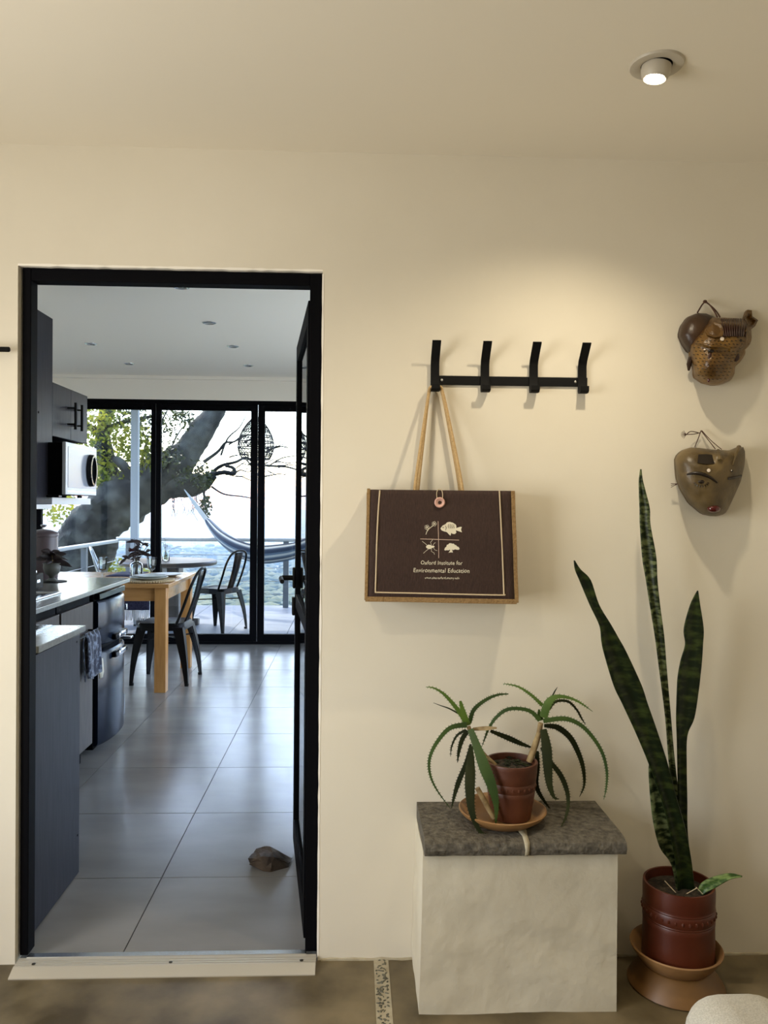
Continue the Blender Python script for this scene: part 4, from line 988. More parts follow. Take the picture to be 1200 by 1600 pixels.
def slab(xa, xb, seed):
    rr_ = random.Random(seed); rg = []
    prof = [(D - .001, SZ - .046), (BYF + .006, SZ - .046), (BYF - .010, SZ - .038), (BYF - .014, SZ - .024), (BYF - .008, SZ - .009), (BYF + .012, SZ - .0012), (BYF + .05, SZ), (D - .1, SZ), (D - .001, SZ)]
    for i in range(17):
        x = xa + (xb - xa) * i / 16; row = []
        for k, (y, z) in enumerate(prof):
            xx = x
            row.append((xx, y + rr_.uniform(-.0012, .0012) * (0 < k < 7), z + rr_.uniform(-.0008, .0008) * (0 < k < 7)))
        rg.append(row)
    return MB().loft(rg).build('stone_slab', 'stone', pl, smooth=True)
slab(BXL, seam - .004, 1); slab(seam + .004, BXR + .008, 2)
mj = MB(); rg = []
for k, (y, z) in enumerate([(D - .01, SZ - .002), (BYF + .16, SZ - .001), (BYF + .08, SZ + .0006), (BYF + .05, SZ + .0008), (BYF + .02, SZ + .0006), (BYF - .008, SZ - .0075), (BYF - .0148, SZ - .024), (BYF - .0105, SZ - .038), (BYF + .004, SZ - .0465)]):
    hw_ = .0045 + (.010 * rnd.random() if 1 < k < 6 else .001); rg.append([(seam - hw_, y, z), (seam, y - (.0012 if k > 4 else 0), z + .0012), (seam + hw_, y, z)])
mj.loft(rg, closed=False).build('mortar_joint', 'mortar', pl, smooth=True, solid=.003)

# ------------------------------------------------------------------ aloe
def za(x, y): return 640 + x / 3.636, 1050 + y / 3.636
AY = 2.200; ac = Vector((PY(785, 1270, AY).x, AY, SZ + .0005))
tag(MB().lathe([(.080, 0), (.086, .002), (.112, .020), (.121, .030), (.122, .034), (.119, .036), (.113, .033), (.100, .018), (.080, .0075), (.001, .007)], ac, 48).build('saucer', 'saucer', smooth=True), 'pale terracotta saucer under the aloe pot on the stone plinth', 'saucer', 'terracotta saucers')
pcx = Vector((PY(798, 1280, AY + .005).x, AY + .005, SZ + .0085))
al_ = empty('potted_aloe', pcx, 'spiky aloe with two rosettes in a small terracotta pot on the plinth', 'plant')
pot_pr = [(.052, 0), (.055, .002), (.0655, .068), (.0672, .080), (.0660, .082), (.0672, .084), (.0688, .104), (.0678, .106), (.0690, .108), (.0712, .128), (.0722, .146), (.0735, .154), (.0725, .158), (.066, .158), (.065, .150), (.0645, .140)]
MB().lathe([(r, z) for r, z in pot_pr], pcx, 48).build('pot', 'terracotta', al_, smooth=True)
m = MB(); 
for k in range(26):
    a = 2*PI*k/26; m.ell(pcx + Vector((.0676*math.cos(a), .0676*math.sin(a), .094)), .003, .003, .0045, 6, 4)
m.build('stamped_band', 'terracotta', al_, smooth=True)
MB().lathe([(.0648, .141), (.04, .146), (.001, .148)], pcx, 36).build('soil', 'soil', al_)
m = MB()
for k in range(16):
    a, r_ = rnd.uniform(0, 2*PI), rnd.uniform(.01, .055); c_ = pcx + Vector((r_*math.cos(a), r_*math.sin(a), .146))
    for q in range(4): leafblade(m, c_, (math.cos(q*1.6 + a), math.sin(q*1.6 + a), .5), .013, .009, droop=.2, n=4)
tag(m.build('weeds', 'aloe_dark', al_, smooth=True, solid=.0008), kind='stuff')
def aloe_leaf(pts, ws, y_s, y_e, m_, bend=0., teeth=True, facing=.55):
    path2 = [za(*p) for p in pts]; n = len(path2)
    P3 = [PY(x, y, AY + y_s + (y_e - y_s) * (i / (n - 1)) ** 1.2 + bend * math.sin(PI * i / (n - 1))) for i, (x, y) in enumerate(path2)]
    pth = smoothpath(P3, 6); N_ = len(pth); wpts = smoothpath([Vector((w_, 0, 0)) for w_ in ws], 8); m = MB(); rg = []; L_, R_ = [], []
    for i, p in enumerate(pth):
        t = i / (N_ - 1); ww = max(.0006, wpts[min(len(wpts)-1, int(t * (len(wpts) - 1)))].x / 3.636 / F_PX * 2.2 * .5)
        tg = (pth[min(i+1, N_-1)] - pth[max(i-1, 0)]).normalized(); vw = (p - CAM).normalized()
        sd = tg.cross(vw); sd = sd.normalized() if sd.length > 1e-3 else Vector((1, 0, 0)); nn = sd.cross(tg).normalized(); nn = -nn if nn.dot(vw) > 0 else nn
        th_ = max(.0006, ww * .38)
        rg.append([p - sd*ww, p - sd*ww*.5 + nn*th_*.15, p + nn*th_*.05, p + sd*ww*.5 + nn*th_*.15, p + sd*ww, p + sd*ww*.6 - nn*th_*1.0, p - nn*th_*1.3, p - sd*ww*.6 - nn*th_*1.0])
        L_.append((p - sd*ww, -sd, tg)); R_.append((p + sd*ww, sd, tg))
    m.loft(rg)
    if teeth:
        for E_ in (L_, R_):
            acc = 0.
            for i in range(1, N_ - 2):
                a, b = E_[i][0], E_[i+1][0]; acc += (b - a).length
                if acc > .0065:
                    acc = 0.; o_, tg = E_[i][1], E_[i][2]; c_ = a
                    m.add([c_ - tg*.0014 - o_*.0006, c_ + tg*.0014 - o_*.0006, c_ + o_*.0040 + tg*.0016, c_ - o_*.0006 + Vector((0, .0012, 0))], [(0, 1, 2), (1, 3, 2), (3, 0, 2), (0, 3, 1)])
    return m.build('leaf', m_, al_, smooth=True)
A = aloe_leaf
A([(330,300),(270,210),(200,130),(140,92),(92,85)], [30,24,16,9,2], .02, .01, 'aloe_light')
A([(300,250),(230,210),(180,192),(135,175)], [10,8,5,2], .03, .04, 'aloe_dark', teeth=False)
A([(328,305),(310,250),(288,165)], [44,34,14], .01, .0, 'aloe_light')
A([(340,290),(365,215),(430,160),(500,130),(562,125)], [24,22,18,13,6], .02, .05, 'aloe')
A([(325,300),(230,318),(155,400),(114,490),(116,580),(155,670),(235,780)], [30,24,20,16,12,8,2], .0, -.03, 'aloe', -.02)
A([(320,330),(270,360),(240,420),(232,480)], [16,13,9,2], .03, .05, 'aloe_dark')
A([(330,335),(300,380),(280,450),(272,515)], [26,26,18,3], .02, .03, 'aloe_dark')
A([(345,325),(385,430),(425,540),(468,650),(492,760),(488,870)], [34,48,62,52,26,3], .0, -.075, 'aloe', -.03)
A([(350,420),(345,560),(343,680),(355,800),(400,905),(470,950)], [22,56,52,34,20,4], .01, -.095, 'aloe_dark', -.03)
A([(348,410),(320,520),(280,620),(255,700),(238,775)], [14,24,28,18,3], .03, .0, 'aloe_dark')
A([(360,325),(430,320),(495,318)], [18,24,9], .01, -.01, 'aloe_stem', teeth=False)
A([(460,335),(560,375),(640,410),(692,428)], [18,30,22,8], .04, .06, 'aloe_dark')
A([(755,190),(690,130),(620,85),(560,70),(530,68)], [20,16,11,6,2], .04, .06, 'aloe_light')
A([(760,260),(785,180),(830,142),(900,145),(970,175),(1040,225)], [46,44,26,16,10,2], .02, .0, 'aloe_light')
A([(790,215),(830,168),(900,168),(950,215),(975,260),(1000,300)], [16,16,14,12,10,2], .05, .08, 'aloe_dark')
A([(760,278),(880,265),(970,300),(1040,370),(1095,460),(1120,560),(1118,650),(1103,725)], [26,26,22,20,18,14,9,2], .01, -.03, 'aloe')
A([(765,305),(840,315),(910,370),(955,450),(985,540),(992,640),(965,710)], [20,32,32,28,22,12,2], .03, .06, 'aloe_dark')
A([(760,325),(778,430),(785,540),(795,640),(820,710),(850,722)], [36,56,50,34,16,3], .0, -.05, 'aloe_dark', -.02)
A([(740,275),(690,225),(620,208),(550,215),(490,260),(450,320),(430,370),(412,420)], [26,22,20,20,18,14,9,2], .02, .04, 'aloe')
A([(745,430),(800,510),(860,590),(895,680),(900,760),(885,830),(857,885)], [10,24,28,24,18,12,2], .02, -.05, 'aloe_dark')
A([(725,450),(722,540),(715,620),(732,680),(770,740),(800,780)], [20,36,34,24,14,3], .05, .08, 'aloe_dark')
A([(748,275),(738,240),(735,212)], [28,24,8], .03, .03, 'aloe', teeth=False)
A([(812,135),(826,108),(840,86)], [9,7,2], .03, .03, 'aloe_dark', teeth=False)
for pts, rr_ in ((((335, 310), (365, 400), (430, 480), (520, 560)), (.006, .0065, .007, .007)), (((745, 290), (735, 350), (715, 410), (680, 510)), (.007, .0075, .009, .009)), (((385, 660), (440, 760), (480, 830)), (.007, .008, .007))):
    yy = (.01, .02) if pts[0][0] != 385 else (-.062, -.062)
    MB().tube([PY(*za(*p), AY + yy[0]) for p in pts], list(rr_), 10).build('stem', 'aloe_stem', al_, smooth=True)

# ------------------------------------------------------------------ snake plant
SY = 2.205; sc_ = Vector((PY(1056, 1500, SY).x, SY, 0)); 
tag(MB().lathe([(.128, 0.0005), (.132, .004), (.128, .012), (.108, .040), (.092, .055), (.088, .058), (.001, .058)], sc_, 56).build('saucer', 'base_terra', smooth=True), 'upturned brown terracotta saucer used as a stand on the concrete floor', 'saucer', 'terracotta saucers')
s2 = sc_ + Vector((0, 0, .0585))
tag(MB().lathe([(.088, 0), (.092, .002), (.112, .026), (.124, .044), (.126, .050), (.123, .053), (.117, .049), (.104, .026), (.090, .009), (.001, .008)], s2, 56).build('saucer', 'saucer', smooth=True), 'pale terracotta saucer with chipped rim under the red snake plant pot', 'saucer', 'terracotta saucers')
s3 = Vector((PY(1058, 1500, SY).x + .002, SY, .067))
sp = empty('snake_plant', s3, 'tall mottled snake plant in a red terracotta pot on the floor', 'plant')
H = .222
MB().lathe([(.094, 0), (.098, .003), (.0985, .012), (.0965, .11), (.0975, .124), (.0962, .126), (.0976, .129), (.0966, .132), (.0985, .136), (.0985, .158), (.0965, .162), (.0978, .165), (.0965, .168), (.0972, .172), (.0975, .208), (.096, .222), (.0905, .222), (.089, .205), (.0885, .196)], s3, 56).build('pot', 'terradark', sp, smooth=True)
m = MB()
for k in range(34):
    a = 2*PI*k/34; m.ell(s3 + Vector((.0982*math.cos(a), .0982*math.sin(a), .147)), .004, .004, .006, 6, 4, Matrix.Rotation(a, 3, 'Z'))
m.build('stamped_band', 'terradark', sp, smooth=True)
MB().lathe([(.0888, .197), (.05, .204), (.001, .206)], s3, 40).build('soil', 'soil', sp)
def snake_leaf(rows, y0_, y1_, m_, keel=.35, twist=0., nm='leaf'):
    # rows: (py, left px, right px) from tip to base
    m = MB(); rg = []; n = len(rows)
    S = smoothpath([Vector(r) for r in rows], 5); K = len(S)
    for i, (py, xl, xr) in enumerate(S):
        t = i / (K - 1); Y = y0_ + (y1_ - y0_) * t; a = PY(xl, py, Y); b = PY(xr, py, Y); wv = (b - a).length
        c_ = (a + b) / 2 + Vector((0, keel * wv * .5, 0)); q1 = a.lerp(b, .25) + Vector((0, keel * wv * .36, 0)); q2 = a.lerp(b, .75) + Vector((0, keel * wv * .36, 0))
        tw = twist * wv * math.sin(PI * t * 1.5); a = a + Vector((0, -tw, 0)); b = b + Vector((0, tw, 0))
        rg.append([a, q1, c_, q2, b])
    m.loft(rg, closed=False)
    o = m.build(nm, m_, sp, smooth=True, solid=.0035); return o
snake_leaf([(876,897,898),(890,899,907),(907,906,923),(945,922,936),(977,937,955),(1000,940,968),(1020,944,979),(1070,959,1002),(1100,973,1012),(1143,993,1027),(1193,1014,1043),(1250,1034,1058),(1300,1047,1072),(1350,1056,1081),(1398,1060,1086)], 2.13, 2.185, 'sans', .5)
snake_leaf([(733,1001,1002),(750,999,1004),(770,999,1009),(795,1000,1015),(820,1000.5,1016),(870,1004,1025),(907,1010,1027),(945,1016,1031),(995,1024,1037.5),(1045,1030.5,1041.5),(1120,1040,1048),(1197,1046,1055),(1300,1056,1068),(1398,1062,1080)], 2.24, 2.215, 'sans2', .9)
snake_leaf([(923,1090,1091),(945,1079,1094),(982,1069,1099.5),(1007,1071,1098.5),(1032,1064,1097),(1057,1059.5,1094.5),(1082,1058,1091.5),(1122,1057,1085),(1150,1058,1074),(1197,1059,1073),(1252,1060,1074),(1306,1061,1075),(1398,1064,1086)], 2.225, 2.21, 'sans', .45)
snake_leaf([(1178,1018,1022),(1200,1014,1032),(1240,1016,1046),(1284,1021,1058),(1323,1031,1066),(1343,1045,1071),(1360,1052,1074),(1398,1058,1082)], 2.185, 2.195, 'sans2', .4)
def z5(x, y): return 940 + x / 4.615, 1100 + y / 4.615
cl_ = [z5(*p) for p in ((710, 1365), (745, 1320), (800, 1290), (860, 1262), (930, 1240), (1014, 1243))]; hw_ = [5, 8.5, 8.5, 7, 4.5, .3]; rg = []
S = smoothpath([Vector((x, y, h_)) for (x, y), h_ in zip(cl_, hw_)], 5)
for i, (x, y, h_) in enumerate(S):
    q = S[min(i+1, len(S)-1)] - S[max(i-1, 0)]; nx_, ny_ = -q.y, q.x; l_ = math.hypot(nx_, ny_); nx_, ny_ = nx_/l_, ny_/l_
    Y = 2.175 - .02 * i / len(S); a = PY(x + nx_*h_, y + ny_*h_, Y - .01); b = PY(x - nx_*h_, y - ny_*h_, Y + .012); rg.append([a, (a + b)/2 + Vector((0, .008, -.004)), b])
MB().loft(rg, closed=False).build('leaf', 'sanspup', sp, smooth=True, solid=.003)
for a_, b_ in (((455, 1275), (535, 1360)), ((610, 1370), (690, 1325)), ((680, 1320), (730, 1370))):
    MB().tube([PY(*z5(*a_), 2.17), PY(*z5(*b_), 2.165)], .0012, 5).build('dry_stalk', 'cord', sp)

# ------------------------------------------------------------------ armchair corner, bottom right
ar = empty('armchair', (1.05, .95, 0), 'pale grey upholstered armchair showing only its rounded arm', 'armchair')
def cushion(a, b, nm, bev=.05):
    return MB().box(a, b).build(nm, 'cushion', ar, bevel=bev, segs=6)
cushion((.566, .60, .16), (.752, 1.365, .521), 'arm', .066); cushion((1.36, .60, .16), (1.52, 1.365, .505), 'arm', .062)
cushion((.755, .64, .16), (1.357, 1.33, .40), 'seat', .05); cushion((.60, .42, .16), (1.515, .62, .78), 'backrest', .07)
for x in (.64, 1.47):
    for y in (.50, 1.30): MB().tube([(x, y, 0), (x, y, .175)], [.014, .02], 12).build('leg', 'leg_wood', ar, smooth=True)

# ------------------------------------------------------------------ deck
DY1 = 10.52; DXL = -3.06
dk = struct(BX('floor_deck', (DXL - .4, YW + .02, -.25), (2.2, DY1 + .1, -.012), 'grout'))
for i in range(-5, 5):
    for j in range(0, 5):
        xa, ya = TX0 + .6*i, YW + .065 + .6*j; xb, yb = xa + .6, min(ya + .6, DY1 + .1)
        xa, xb = max(xa, DXL - .4), min(xb, 2.2)
        if xb - xa < .05 or yb - ya < .05: continue
        key = ('d', round(xb-xa, 3), round(yb-ya, 3))
        if key not in protos:
            o = tile_object('tile', xa + .0025, xb - .0025, ya + .0025, yb - .0025, 'decktile', dk, -.0118, -.001); protos[key] = (o, xa, ya)
        else:
            p, pxa, pya = protos[key]; o = p.copy(); COL.objects.link(o); o.parent = dk; o.location = p.location + Vector((xa - pxa, ya - pya, 0))
RZ = .88
ra = empty('deck_railing', (-.5, 10.44, 0), 'steel deck railing with tubular top rail, posts and thin cables', 'railing')
MB().tube([(DXL, 10.44, RZ), (2.2, 10.44, RZ)], .026, 14).build('top_rail', 'railsteel', ra, smooth=True)
for x in (-2.9, -.868, 1.1): BX('post', (x - .035, 10.41, -.001), (x + .035, 10.47, RZ - .02), 'postgrey', ra)
for z in (.17, .34, .51, .68): MB().tube([(DXL, 10.44, z), (2.2, 10.44, z)], .004, 6).build('cable', 'cable', ra)
rb = empty('deck_railing', (DXL, 9.0, 0), 'side deck railing with broad pale top rail, left edge of the deck', 'railing')
BX('top_rail', (DXL - .035, 7.8, RZ - .045), (DXL + .035, 10.40, RZ - .005), 'railsteel', rb, .01)
for y in (8.0, 9.2): BX('post', (DXL - .03, y - .03, -.001), (DXL + .03, y + .03, RZ - .046), 'postgrey', rb)
for z in (.2, .4, .6): MB().tube([(DXL, 7.8, z), (DXL, 10.4, z)], .004, 6).build('cable', 'cable', rb)
pp_ = PY(211.5, 700, 10.25)
ps = BX('roof_post', (pp_.x - .045, 10.2, -.001), (pp_.x + .045, 10.29, 2.749), 'postlight', None, .004); tag(ps, 'pale grey steel post at the deck corner carrying the roof', 'post')
struct(BX('ceiling_deck', (DXL - .3, YW + .12, 2.75), (2.2, 10.3, 2.87), 'roof'))
# round table outside
rc = Vector((-2.04, 8.9, 0)); ot = empty('round_table', rc, 'dark round timber table on the deck beyond the window', 'table')
MB().lathe([(.50, .665), (.525, .67), (.53, .70), (.52, .715), (.001, .716)], rc, 56).build('tabletop', 'outtable', ot, smooth=True)
BX('pedestal', (rc.x - .14, rc.y - .14, .08), (rc.x + .14, rc.y + .14, .664), 'outtable', ot, .03)
for a in (0, PI/2):
    q = Vector((math.cos(a), math.sin(a), 0)); 
    MB().box((rc.x - (.34 if a == 0 else .05), rc.y - (.05 if a == 0 else .34), 0), (rc.x + (.34 if a == 0 else .05), rc.y + (.05 if a == 0 else .34), .079)).build('foot', 'outtable', ot, bevel=.01)
BX('pale_block', (PY(257, 885, 8.75).x - .02, 8.735, .56), (PY(257, 885, 8.75).x + .025, 8.755, .664), 'whiteedge', ot)
jb = Vector((PY(259, 873, 8.8).x, 8.8, .7165)); jv = empty('jar_vase', jb, 'glass jar of yellow berries and sprigs on the round deck table', 'vase')
MB().lathe([(.035, 0), (.042, .004), (.042, .075), (.034, .09), (.034, .105), (.031, .105), (.031, .09), (.038, .073), (.038, .008), (.001, .006)], jb, 20).build('jar', 'clear', jv, smooth=True)
m = MB()
for k in range(14): m.ell(jb + Vector((rnd.uniform(-.024, .024), rnd.uniform(-.024, .024), rnd.uniform(.016, .06))), .010, .010, .010, 7, 4)
tag(m.build('berries', 'leaf', jv, smooth=True), kind='stuff')
for (dx, dz) in ((-.03, .20), (.02, .17), (.17, .16), (-.01, .24)):
    st = smoothpath([jb + Vector((0, 0, .02)), jb + Vector((dx*.3, 0, .12)), jb + Vector((dx, 0, dz))], 5); MB().tube(st, .002, 5).build('stem', 'twig', jv)
    for q in range(5):
        m = MB(); a = rnd.uniform(0, 6.3); leafblade(m, st[-1 - q], (math.cos(a), math.sin(a), .3), .05, .02, droop=.2); m.build('leaf', 'twig' if dx < 0 else 'darkleaf', jv, smooth=True, solid=.001)
# wicker pendant
lc = Vector((-1.083, 8.9, 1.845)); lm = empty('wicker_pendant', lc, 'egg-shaped dark wicker pendant lamp hanging over the deck', 'lamp')
def lr(t): return .155 + .045*math.sin(PI/2*t/.3) if t < .3 else .2 * max(.02, math.cos((t - .3)/.7*PI/2*.97))**.72
Hh = .47
for k in range(8):
    t = k / 7.3; R_ = lr(t); MB().tube([lc + Vector((R_*math.cos(a), R_*math.sin(a), Hh*t)) for a in [2*PI*i/36 for i in range(37)]], .006, 6).build('hoop', 'wicker', lm, smooth=True)
m = MB()
for k in range(30):
    a0 = 2*PI*k/30
    for s_ in (-1, 1):
        m.tube([lc + Vector((lr(i/24)*math.cos(a0 + s_*.16*math.sin(i*1.3)), lr(i/24)*math.sin(a0 + s_*.16*math.sin(i*1.3)), Hh*i/24)) for i in range(25)], .0038, 3)
m.build('weave', 'wicker', lm)
MB().tube([lc + Vector((0, 0, Hh - .01)), (lc.x, lc.y, 2.75)], .004, 6).build('cord', 'wicker', lm)
# hammock
hm = empty('hammock', PY(345, 835, 10.0), 'blue and cream striped hammock slung from the tree across the deck', 'hammock')
kn = PY(288, 765, 11.35); end1 = PY(324, 814, 10.7)
body = smoothpath([end1, PY(345, 838, 10.2), PY(372, 856, 9.9), PY(405, 866, 9.7), PY(440, 864, 9.55), PY(470, 857, 9.45), PY(510, 838, 9.35), PY(545, 812, 9.3)], 6)
N_ = len(body); rg = []
for i, p in enumerate(body):
    t = i / (N_ - 1); hh_ = .03 + .075 * math.sin(PI * min(1, t * 1.05 + .02)) ** .7
    tg = (body[min(i+1, N_-1)] - body[max(i-1, 0)]).normalized(); upv = (Vector((0, 0, 1)) - tg * tg.z).normalized(); sd = tg.cross(upv)
    rg.append([p + upv * hh_ * math.cos(a) * (1 + .08*math.sin(a*7)) + sd * hh_ * .8 * math.sin(a) for a in [2*PI*k/26 for k in range(26)]])
MB().loft(rg, mifn=lambda i, j: (0, 1, 2, 0, 1, 1, 0, 2)[j % 8]).build('cloth', ['hamblue', 'hamdark', 'hampale'], hm, smooth=True)
for k in range(7):
    o_ = Vector((0, .02*(k - 3)*.4, .012*(k - 3))); MB().tube([kn, kn.lerp(end1 + o_, .5) + Vector((0, 0, -.02 + .006*k)), end1 + o_], .006, 5).build('string', 'hampale', hm)
e2 = body[-1]; MB().tube([e2, Vector((.85, 9.3, 1.75)), Vector((1.15, 10.35, 2.3))], .006, 5).build('string', 'hampale', hm)

# ------------------------------------------------------------------ big tree beyond the railing
TY = 11.9
tree = empty('leaning_tree', (PY(125, 905, TY).x, TY, -3.2), 'big leaning tree with mossy trunk and mistletoe beyond the deck', 'tree')
def limb(pts, nm='branch', m_='bark', Y=TY, n=14):
    P = [PY(x, y, Y + dy) for x, y, r_, dy in pts]; R_ = [r_ / F_PX * (Y + dy) for x, y, r_, dy in pts]
    S_ = smoothpath([Vector((p.x, p.y, p.z)) for p in P], 6); Rs = [v.x for v in smoothpath([Vector((r_, 0, 0)) for r_ in R_], 6)]
    if nm == 'trunk' or max(R_) > .08:
        pass
    big = max(R_) > .05; mb_t = MB()
    if big:
        S_ = smoothpath(S_, 3); Rs = [v.x for v in smoothpath([Vector((r_, 0, 0)) for r_ in Rs], 3)]; n = 28
    mb_t.tube(S_, Rs, n)
    if big:
        for i_, v_ in enumerate(mb_t.v):
            c_ = S_[i_ // n]; d_ = v_ - c_; k_ = 1 + .28 * noise.noise(v_ * 2.2) + .14 * noise.noise(v_ * 6.0) + .06 * noise.noise(v_ * 17.0); mb_t.v[i_] = c_ + d_ * k_
    return mb_t.build(nm, m_, tree, smooth=True)
limb([(105, 1330, 64, .3), (108, 960, 54, .1), (116, 905, 50, 0), (132, 855, 46, 0), (162, 812, 42, 0), (210, 775, 36, 0), (258, 745, 30, 0), (290, 712, 24, 0), (316, 675, 18, 0), (338, 640, 15, 0), (360, 590, 13, 0), (400, 480, 10, 0), (450, 330, 6, .2)], 'trunk', n=20)
limb([(255, 755, 26, 0), (300, 758, 17, -.1), (322, 752, 12, -.1), (335, 742, 6, -.1)])
limb([(190, 790, 20, .1), (172, 740, 15, .2), (160, 690, 12, .3), (166, 650, 11, .3), (175, 600, 9, .3), (190, 480, 6, .3)])
limb([(218, 770, 12, -.15), (205, 745, 9, -.2), (190, 725, 7, -.2), (178, 716, 5, -.2)])
limb([(160, 680, 8, .3), (140, 668, 6, .3), (110, 655, 5, .3), (60, 640, 3, .3)])
for pts in ([(165, 670, 4, .3), (190, 660, 3.4, .2), (215, 655, 3, .1), (250, 648, 2, 0)], [(330, 742, 4, -.1), (350, 738, 3.4, -.1), (366, 740, 3, -.1), (364, 731, 2.6, -.1), (352, 728, 2, -.1)],
            [(328, 742, 3.2, 0), (345, 728, 2.6, 0), (368, 722, 2.2, 0), (385, 715, 2, 0), (400, 725, 2, 0), (425, 728, 1.8, 0), (450, 730, 1.4, 0), (475, 738, 1, 0)],
            [(318, 722, 3, 0), (340, 706, 2.4, 0), (352, 692, 1.9, 0), (366, 690, 1.4, 0), (385, 680, 1, 0)], [(345, 712, 1.7, 0), (356, 685, 1.4, 0), (374, 668, 1, 0), (384, 650, .7, 0)],
            [(385, 718, 1.4, 0), (398, 735, 1.1, 0), (408, 748, .8, 0)], [(330, 760, 1.6, 0), (350, 772, 1.3, 0), (380, 776, 1, 0), (410, 782, .7, 0)], [(318, 765, 2, -.1), (320, 785, 1.6, -.1), (322, 805, 1, -.1)],
            [(300, 700, 2.4, 0), (312, 660, 1.8, 0), (322, 630, 1.2, 0)], [(250, 740, 3, .1), (240, 700, 2.2, .1), (250, 665, 1.6, .1), (262, 640, 1, .1)], [(215, 765, 3, .2), (222, 720, 2.4, .2), (232, 680, 1.6, .2)],
            [(420, 728, 1.2, 0), (440, 716, 1, 0), (462, 712, .7, 0)], [(275, 725, 2, .1), (270, 695, 1.4, .1), (285, 668, 1, .1)]):
    limb(pts, 'twig', 'bark' if pts[0][2] > 2.5 else 'twig', n=7)
rt = random.Random(77)
for k in range(26):
    x, y = rt.uniform(325, 440), rt.uniform(690, 745); a = rt.uniform(-.9, .5); pts = [(x, y, rt.uniform(.8, 1.5), 0)]
    for q in range(4):
        x += rt.uniform(7, 13) * math.cos(a); y += rt.uniform(7, 13) * math.sin(a); a += rt.uniform(-.6, .6); pts.append((x, y, max(.35, pts[-1][2] * .78), rt.uniform(-.05, .05)))
    limb(pts, 'twig', 'twig', n=5)
def leaf_cloud(nm, m_, spots, count, size, seed):
    rr_ = random.Random(seed); m = MB()
    for _ in range(count):
        cx_, cy_, rx_, ry_, dy = rr_.choice(spots); a = rr_.uniform(0, 2*PI); q = math.sqrt(rr_.random())
        p = PY(cx_ + rx_*q*math.cos(a), cy_ + ry_*q*math.sin(a), TY + dy + rr_.uniform(-.35, .35)); L_ = size * rr_.uniform(.6, 1.3)
        d = Vector((rr_.uniform(-1, 1), rr_.uniform(-1, 1), rr_.uniform(-1, .6))).normalized(); s_ = d.cross(Vector((rr_.uniform(-1, 1), rr_.uniform(-1, 1), rr_.uniform(-1, 1)))).normalized() * L_ * .26
        m.add([p, p + d*L_*.45 + s_, p + d*L_, p + d*L_*.45 - s_], [(0, 1, 2), (0, 2, 3)])
    return tag(m.build(nm, m_, tree), kind='stuff')
leaf_cloud('foliage', 'leaf', [(150, 650, 34, 22, .2), (185, 665, 40, 26, .2), (215, 690, 28, 26, .2), (165, 705, 34, 26, .2), (195, 735, 34, 22, .1), (155, 745, 24, 18, .1), (225, 730, 18, 26, .1), (120, 690, 30, 60, .3), (90, 780, 25, 40, .3), (245, 720, 12, 14, 0), (180, 690, 50, 40, .2), (175, 755, 26, 12, .1)], 3400, .085, 11)
leaf_cloud('foliage', 'leafdark', [(250, 690, 30, 36, 0), (270, 660, 36, 18, 0), (225, 650, 40, 18, .1), (245, 720, 22, 16, -.1), (310, 735, 22, 16, -.2), (320, 750, 14, 14, -.2), (322, 790, 8, 16, -.1), (285, 650, 24, 12, 0), (180, 650, 50, 16, .1), (240, 680, 40, 40, -.2), (262, 715, 26, 18, -.45), (300, 745, 30, 16, -.4)], 2300, .06, 12)
leaf_cloud('undergrowth', 'leaf', [(180, 885, 22, 14, .4), (205, 890, 26, 12, .5), (165, 900, 14, 12, .3), (100, 850, 8, 30, .2), (220, 900, 40, 12, .6)], 700, .085, 13)
m = MB(); rr_ = random.Random(5)
for k in range(34):
    x = rr_.uniform(262, 322); y = 760 + rr_.uniform(-6, 6); L_ = rr_.uniform(15, 50); p = [PY(x + rr_.uniform(-3, 3)*i, y + L_*i/3, TY - .2) for i in range(4)]; m.tube(p, .004, 3)
tag(m.build('hanging_moss', 'twig', tree), kind='stuff')

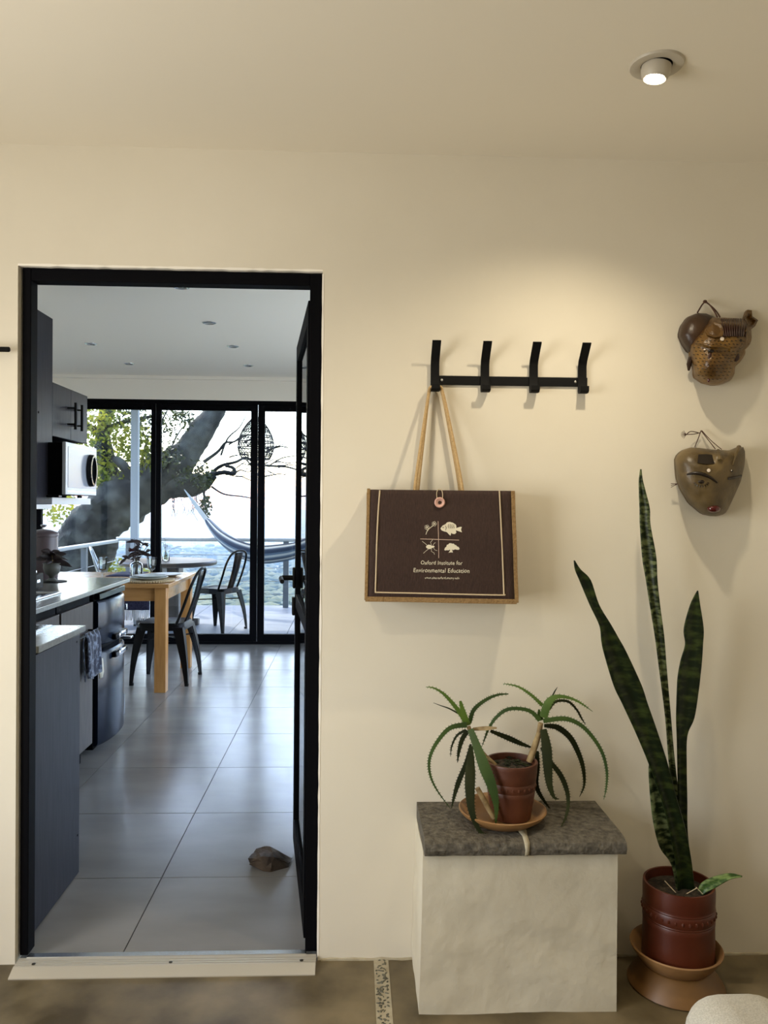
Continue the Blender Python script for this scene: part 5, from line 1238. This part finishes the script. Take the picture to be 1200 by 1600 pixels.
# ------------------------------------------------------------------ valley
prof = [(13, -6), (60, -21), (150, -40), (300, -53), (500, -63), (900, -80), (1500, -98), (2500, -115), (4000, -125), (6000, -118), (8000, -75), (9500, -45), (12000, -70)]
m = MB(); rg = []
S = smoothpath([Vector((0, y, z)) for y, z in prof], 8)
for v in S:
    row = []
    for k in range(61):
        x = (k - 30) / 30 * (25 + v.y * 1.1); am = max(0, min(45, .010 * (v.y - 400)))
        row.append((x, v.y, v.z + am * noise.noise(Vector((x / (60 + v.y*.12), v.y / (60 + v.y*.10), 3.1))) - (0 if abs(x) < 50 else 0)))
    rg.append(row)
m.loft(rg, closed=False); tag(m.build('valley_ground', 'land', smooth=True), kind='structure')
def gz(x, y):
    for a, b in zip(prof, prof[1:]):
        if a[0] <= y <= b[0]: return a[1] + (b[1]-a[1]) * (y-a[0]) / (b[0]-a[0])
    return -3
m = MB(); rr_ = random.Random(21)
for k in range(4200):
    y = 330 * (5.5 ** rr_.random()); x = rr_.uniform(-.44, .08) * y; r_ = rr_.uniform(2.4, 5.5) * (1 + y / 1500)
    m.ell((x, y, gz(x, y) + r_*.35), r_*rr_.uniform(.8, 1.3), r_, r_*rr_.uniform(.7, 1.2), 7, 4)
fo_ = m.build('forest_canopy', 'forest', smooth=True)
dm_ = fo_.modifiers.new('rough', 'DISPLACE'); tx = bpy.data.textures.new('rough', 'CLOUDS'); tx.noise_scale = 2.5; dm_.texture = tx; dm_.strength = 2.5; dm_.texture_coords = 'GLOBAL'
tag(fo_, 'dense green tree canopy on the slope below the deck', 'forest', kind='stuff')
m = MB()
for k in range(420):
    y = 900 * (6 ** rr_.random()); x = rr_.uniform(-.42, .06) * y; s_ = rr_.uniform(3, 7) * (1 + y / 6000); z = gz(x, y) - s_*.1 + 2
    m.box((x - s_, y - s_*.6, z - 3), (x + s_, y + s_*.6, z + s_*.6))
tag(m.build('valley_town', 'house'), 'tiny pale houses scattered over the far valley', 'houses', kind='stuff')
# haze over the valley
hzm = bpy.data.materials.new('valley_haze'); hzm.use_nodes = True; t = hzm.node_tree; t.nodes.clear()
o = t.nodes.new('ShaderNodeOutputMaterial'); vsn = t.nodes.new('ShaderNodeVolumeScatter'); vsn.inputs['Color'].default_value = (.20, .30, .48, 1); vsn.inputs['Density'].default_value = .0008
vsn.inputs['Anisotropy'].default_value = .2
t.links.new(vsn.outputs[0], o.inputs['Volume'])
M['haze'] = hzm
tag(BX('valley_haze', (-9000, 120, -400), (9000, 12000, 140), 'haze'), 'pale blue haze lying over the far valley', 'haze', kind='stuff')
